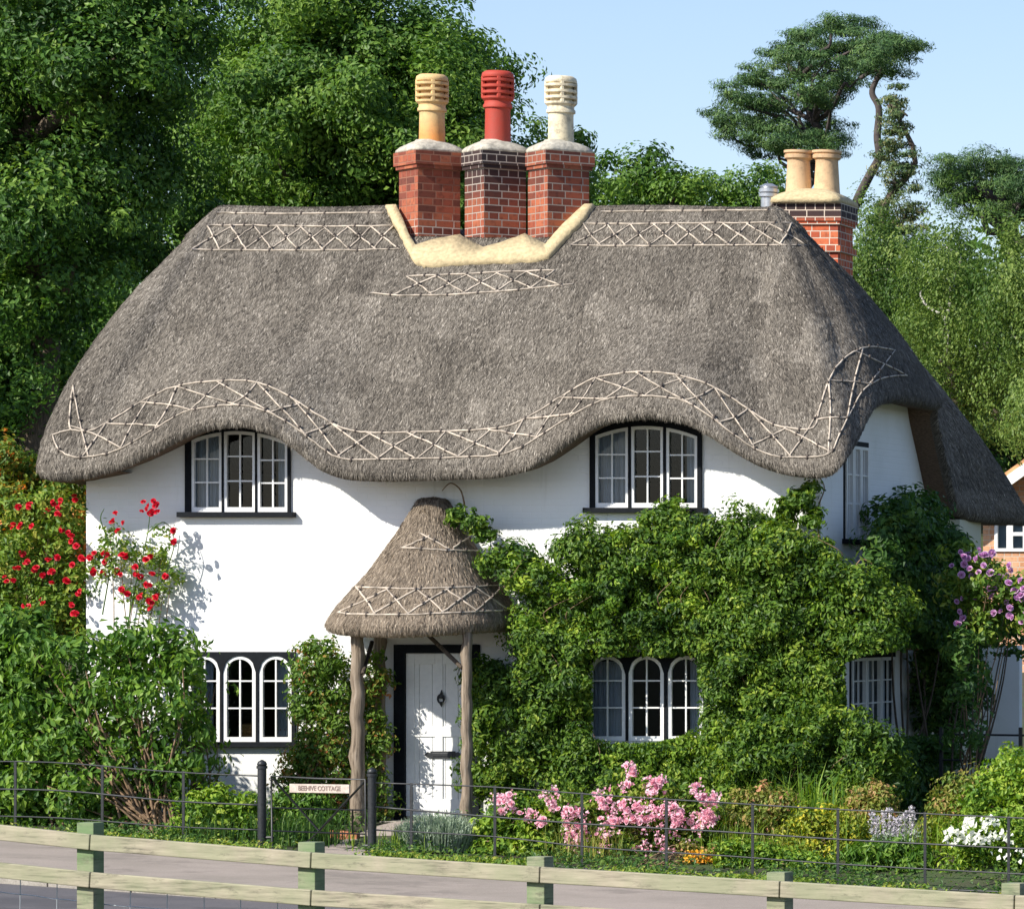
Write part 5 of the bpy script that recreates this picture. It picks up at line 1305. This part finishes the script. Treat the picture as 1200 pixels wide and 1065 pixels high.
plant('flowering_shrub', 'lime yellow spurge left of the white flowers', 'shrub', [(1086, 985), (1090, 962), (1112, 958), (1120, 980), (1108, 1000)], -3.8, .1, 16, .1, 6, .07, 18, .05, 'l_yellow', base=(6.3, -3.8, -.45), inset=2, mind=4)
wf2, C = plant('white_flower_plant', 'bushy plant with a band of white flowers by the iron fence at the far right', 'plant', [(1096, 1045), (1100, 985), (1120, 962), (1180, 958), (1210, 975), (1230, 1055)], -4.3, .2, 50, .14, 7, .1, 18, .06, 'l_lime', base=(7.0, -4.3, -.5), inset=3, mind=7)
for poly, k in [([(1108, 970), (1125, 968), (1128, 992), (1106, 990)], 40), ([(1128, 958), (1170, 955), (1175, 968), (1130, 972)], 60), ([(1120, 975), (1185, 970), (1190, 988), (1125, 990)], 80), ([(1160, 995), (1200, 995), (1200, 1010), (1160, 1008)], 12)]:
    dots(wf2, 'blossom', poly, k, -4.75, .06, 'f_white')
def petals(parent, polys, Y, per, size, mat, jy=.12):
    Q = []
    for poly, k in polys:
        for c in polypts(poly, k * 2, (), 2): Q.append(P(c[0], c[1], Y + rng.uniform(-jy, jy)))
    Q = np.array(Q); Pt = np.repeat(Q, per, 0) + rng.normal(0, .022, (len(Q) * per, 3)); Nn = rng.normal(0, .7, Pt.shape) + [-.3, -.8, .5]
    tag(leaves('petals', Pt, Nn, size, M[mat], parent, aspect=.9), kind='stuff')
petals(rose, PK + [([(650, 960), (840, 950), (835, 985), (680, 990)], 14)], -3.6, 9, .036, 'f_pink')
def spikes():
    for k, (px, pt_) in enumerate([(1022, 948), (1028, 955), (1036, 950), (1043, 946), (1048, 958), (1054, 956), (1060, 952), (1067, 945), (1070, 950)]):
        b_ = P(px, 990, -3.75); b_[2] = float(gz(b_[0], b_[1] + .25 * b_[0])); top = P(px, pt_, -3.75)
        t_ = empty('flower_spike', b_, 'pale grey-lilac flower spike rising behind the iron fence left of the lime spurge', 'flower', 'pale flower spikes in the right border')
        mb = MB(); mb.tube([b_, top], [.008, .004], 5); mb.build('stem', M['l_lav'], t_, smooth='all')
        n = 110; u = rng.uniform(.45, 1, (n, 1)); Pt = b_ + (top - b_) * u + rng.normal(0, 1, (n, 3)) * [.018, .018, .01]
        leaves('petals', Pt, rng.normal(0, 1, (n, 3)), .032, M['f_stat'], t_, aspect=.8)
        n = 40; u = rng.uniform(.05, .5, (n, 1)); Pt = b_ + (top - b_) * u + rng.normal(0, 1, (n, 3)) * [.04, .04, .02]
        leaves('foliage', Pt, rng.normal(0, 1, (n, 3)), .07, M['l_lav'], t_, aspect=.35)
spikes()

for px, py, Y, n, hg, mt, lab in [(862, 985, -3.5, 160, .5, 'l_lime', 'thin wispy stems beside the pink roses in the right border'), (905, 1000, -3.8, 140, .42, 'l_grass', 'straw-coloured wispy stems in front of the yellow-green mound'),
        (1000, 1000, -3.6, 140, .55, 'l_lime', 'wispy green stems between the yellow-green mound and the pale spikes'), (1120, 1015, -3.9, 160, .5, 'l_lime', 'wispy stems behind the band of white flowers'),
        (690, 1005, -3.8, 160, .42, 'l_grass', 'grey-green wispy stems at the foot of the pink rose bush'), (255, 985, -3.2, 110, .4, 'l_ivy', 'grassy tuft left of the gate under the lower left window'), (458, 990, -3.6, 90, .32, 'l_lime', 'small grass tuft at the foot of the latch-side gate post')]:
    fern('wispy_plant', lab, px, py, Y, n, hg, .009, mt, .22, .45)
# --- ground cover, weeds along the pavement, verge grass
def cover():
    n = 42000; X = rng.uniform(-9, 12, n); v = rng.uniform(-4.75, -.4, n); Pt = np.stack([X, v - .25 * X, gz(X, v) + rng.uniform(.0, .16, n)], 1)
    ok = ~((np.abs(X + .95 + .12 * v) < .42))
    ok &= (np.sin(X * 2.3 + v * 1.1) + rng.normal(0, .6, n)) > -.3
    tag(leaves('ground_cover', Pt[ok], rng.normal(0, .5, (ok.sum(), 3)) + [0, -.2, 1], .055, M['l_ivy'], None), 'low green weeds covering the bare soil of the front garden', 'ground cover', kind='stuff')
    n = 16000; X = rng.uniform(-9, 12, n); v = -4.5 + rng.normal(0, .2, n); k = (np.sin(X * 1.7) + np.sin(X * 4.1 + 1) + rng.normal(0, .7, n)) > -.2
    k &= ~(np.abs(X + .35) < .5); X, v = X[k], v[k]; Pt = np.stack([X, v - .25 * X, gz(X, v) + rng.uniform(0, .09, len(X))], 1)
    tag(leaves('pavement_weeds', Pt, rng.normal(0, .6, (len(X), 3)) + [0, -.4, 1], .06, M['l_rose'], None), 'strip of low weeds and dry leaves along the garden edge of the pavement', 'weeds', kind='stuff')
    n = 9000; X = rng.uniform(-6, 13, n); v = rng.uniform(-21, -13.2, n); B = np.stack([X, v - .25 * X, gz(X, v)], 1)
    tag(blade_at('verge_grass', B, .1, .012, M['l_grass'], None, .6), 'short rough grass on the near verge', 'grass', kind='stuff')
cover()
mb = MB()                                                # path from gate to door
def ppt(X, v): return (X, v - .25 * X, float(gz(X, v)) + .012)
vv = np.linspace(-4.75, -.6, 14)
cen = lambda v: -.66 + (v + .6) * -.075
a = [ppt(cen(v) - .42, v) for v in vv]; b_ = [ppt(cen(v) + .42, v) for v in vv]
mb.add(a + b_, [(k, k + 14, k + 15, k + 1) for k in range(13)]); tag(mb.build('path', M['path']), kind='structure')
for k in range(6):
    p = P(385 + k * 5 + rng.uniform(-1, 1), 976 - k * .8, -2.2 - .06 * k); g0 = float(gz(p[0], p[1] + .25 * p[0])); mb = MB()
    mb.box(p[0] - .1, p[0] + .1, p[1] - .05, p[1] + .05, g0 - .04, g0 + .07); o = mb.build('edging_brick', M['terracotta'], None, bevel=.008)
    tag(o, 'red edging brick laid along the garden path behind the gate', 'brick', 'red edging bricks by the path')

# ================================================================== IRON FENCE AND GATE
VF = -4.0
def ztop(X): return 0
def iron_fence(label, rows, posts, bottom, base_px):
    b_ = online(base_px, bottom(base_px), VF); t_ = empty('iron_fence', b_, label, 'fence')
    for k, (row, r_) in enumerate(rows):
        pts = [online(a, c, VF) for a, c in smooth_poly(row, 4)]; mb = MB(); mb.tube(pts, r_, 6); mb.build('rail', M['iron'], t_, smooth='all')
    for px, top in posts:
        a = online(px, top - 2, VF); c = online(px, bottom(px), VF); c[2] -= .25
        mb = MB(); mb.bar(c, a, .028, .012); mb.build('post', M['iron'], t_)
    return t_
bR = lambda x: np.interp(x, [436, 1260], [1004, 1046])
iron_fence('black iron rail fence running right from the gate past the pink roses',
    [([(440, 917), (580, 922), (700, 931), (845, 940), (1000, 949), (1260, 961)], .009), ([(440, 945), (580, 957), (700, 966), (845, 974), (1000, 984), (1260, 997)], .011),
     ([(440, 972), (580, 980), (700, 993), (845, 1002), (1000, 1013), (1260, 1027)], .009), ([(440, 1002), (580, 1009), (700, 1018), (845, 1024), (1000, 1037), (1260, 1048)], .011)],
    [(482, 919), (580, 922), (682, 930), (781, 936), (882, 942), (982, 948), (1084, 953), (1182, 958)], bR, 700)
bL = lambda x: np.interp(x, [-60, 300], [990, 1000])
iron_fence('black iron rail fence running left from the gate into the big shrub',
    [([(-60, 892), (62, 893), (200, 904), (306, 909)], .009), ([(-60, 924), (70, 926), (200, 938), (306, 943)], .011), ([(-60, 955), (70, 958), (200, 968), (306, 972)], .009)],
    [(-40, 892), (18, 893), (120, 898), (215, 905)], bL, 120)
for px, top, lab in ((307, 890, 'black iron gate post on the hinge side, left of the nameplate'), (436, 899, 'black iron gate post on the latch side, right of the nameplate')):
    a = online(px, 1004, VF); z1 = online(px, top + 7, VF)[2]; t_ = empty('gate_post', a, lab, 'gate post'); mb = MB()
    mb.lathe((a[0], a[1], a[2] - .3), [(.045, 0), (.045, z1 - a[2] + .3 - .03), (.056, z1 - a[2] + .3 - .03), (.056, z1 - a[2] + .3)], 16); mb.build('shaft', M['iron'], t_, smooth=True)
    mb = MB(); mb.lathe((a[0], a[1], z1), [(.045, 0), (.052, .02), (.04, .045), (.015, .062), (.003, .068)], 14); mb.build('finial', M['iron'], t_, smooth='all')
    mb = MB(); z2 = z1 - .78
    mb.tube([(a[0] + (.04 if px < 400 else -.04), a[1], z2), (a[0] + (.13 if px < 400 else -.1), a[1], z2)], .014, 6); mb.build('hinge' if px < 400 else 'latch', M['iron'], t_)
gb_ = online(372, 1004, VF); gate = empty('garden_gate', gb_, 'low black iron garden gate with crossed braces and a wooden nameplate', 'gate')
def gl_(pts, r_, name='bar'):
    mb = MB(); mb.tube([online(a, c, VF) for a, c in pts], r_, 6); mb.build(name, M['iron'], gate, smooth='all')
gl_([(319, 1000), (318, 909), (372, 912), (428, 913), (429, 1002), (372, 1003), (319, 1000)], .011, 'frame')
gl_([(318, 946), (428, 949)], .009); gl_([(318, 973), (428, 977)], .009); gl_([(320, 912), (374, 973), (345, 1000)], .012, 'brace'); gl_([(427, 916), (374, 973)], .012, 'brace'); gl_([(413, 949), (413, 976)], .009)
p0, p1_ = online(341, 923, VF - .02), online(411, 924, VF - .02); mb = MB(); p0[1] -= .025; p1_[1] -= .025; mb.bar(p0, p1_, .022, .095)
npl = mb.build('nameplate', plain('pale_board', (.5, .42, .36), .8, .2, 30), gate, bevel=.003)
tc = bpy.data.curves.new('lettering', 'FONT'); tc.body = 'BEEHIVE COTTAGE'; tc.size = .072; tc.align_x = 'CENTER'; tc.align_y = 'CENTER'; tc.extrude = .002; tc.offset = .0012
to = bpy.data.objects.new('lettering', tc); COL.objects.link(to); tc.materials.append(plain('carved_letters', (.2, .15, .13), .8, .2, 30, bmp=0)); to.parent = npl
pm = (p0 + p1_) / 2; to.location = Vector(pm) - wloc(npl) + Vector((0, -.0135, 0)); d = p1_ - p0; to.rotation_euler = (R(90), 0, math.atan2(d[1], d[0])); to.scale = (.86, 1, 1)
bpy.context.view_layer.update(); tm = bpy.data.meshes.new_from_object(to.evaluated_get(bpy.context.evaluated_depsgraph_get())); t2 = bpy.data.objects.new('writing', tm); COL.objects.link(t2); t2.parent = npl
t2.location = to.location; t2.rotation_euler = to.rotation_euler; t2.scale = to.scale; bpy.data.objects.remove(to); t2.name = 'lettering'

# iron railing in the shade at the far right
t_ = empty('side_railing', (5.2, 1.6, -.3), 'dark iron railing in front of the shaded white wall stub at the right', 'railing')
mb = MB(); a, c = P(1100, 860, 1.8), P(1250, 862, 1.8); mb.tube([a, c], .014, 6); mb.build('rail', M['iron'], t_)
mb = MB(); mb.tube([P(1100, 890, 1.8), P(1250, 892, 1.8)], .012, 6); mb.build('rail', M['iron'], t_)
for px in (1103, 1150, 1196):
    mb = MB(); p = P(px, 852, 1.8); mb.bar((p[0], p[1], -.5), p, .04, .04); mb.build('post', M['iron'], t_)

# ================================================================== WOODEN RAIL FENCE
VW = -20.0
wf_ = empty('rail_fence', online(600, 1300, VW), 'weathered green-grey wooden post and rail fence across the foreground', 'fence')
topc = [(-260, 938), (0, 962), (107, 976), (366, 997), (634, 1014), (915, 1031), (1200, 1048), (1400, 1060)]
ty = lambda x: float(np.interp(x, [p[0] for p in topc], [p[1] for p in topc]))
posts = [(-150, 950), (107, 963), (366, 986), (634, 1003), (915, 1021), (1190, 1034), (1455, 1050)]
for px, top in posts:
    a = online(px - 1, top, VW); bz = float(gz(a[0], VW)) - .3
    mb = MB(); dr_ = np.array([1, -.25, 0]) / math.hypot(1, .25); nn = np.array([.25, 1, 0]) / math.hypot(1, .25); w2, d2 = .068, .055
    c4 = lambda z: [np.array([a[0], a[1], z]) + dr_ * w2 * i_ + nn * d2 * j_ for i_, j_ in ((-1, -1), (1, -1), (1, 1), (-1, 1))]
    mb.hexa(c4(bz), c4(a[2])); mb.build('post', M['post'], wf_, bevel=.006)
for off, nm in ((0, 'rail'), (44, 'rail')):
    for (pa, _), (pb, _) in zip(posts[:-1], posts[1:]):
        q0, q1 = online(pa, ty(pa) + off + 10.5, VW - .085), online(pb, ty(pb) + off + 10.5, VW - .085)
        mb = MB(); d = (q1 - q0) / np.linalg.norm(q1 - q0); q0 = q0 + d * .004; q1 = q1 - d * .004; m1 = (q0 + q1) / 2 + [0, 0, rng.uniform(-.006, .006)]
        mb.bar(q0, q1, .036, .108); mb.build(nm, M['rail'], wf_, bevel=.007)
# stock netting below the lower rail
mb = MB(); pz = lambda px, off: online(px, ty(px) + 44 + off, VW + .072)
for off in (14, 38, 62, 86, 112):
    mb.tube([pz(px, off + rng.uniform(-.8, .8)) for px in np.arange(-150, 1400, 21)], .0036, 4)
for px in np.arange(-148, 1400, 43): mb.tube([pz(px, 8), pz(px + rng.uniform(-1, 1), 60), pz(px + rng.uniform(-2, 2), 112)], .0034, 4)
mb.build('wire_netting', plain('galvanised_wire', (.5, .52, .54), .5, .1, 10, metal=.2), wf_)
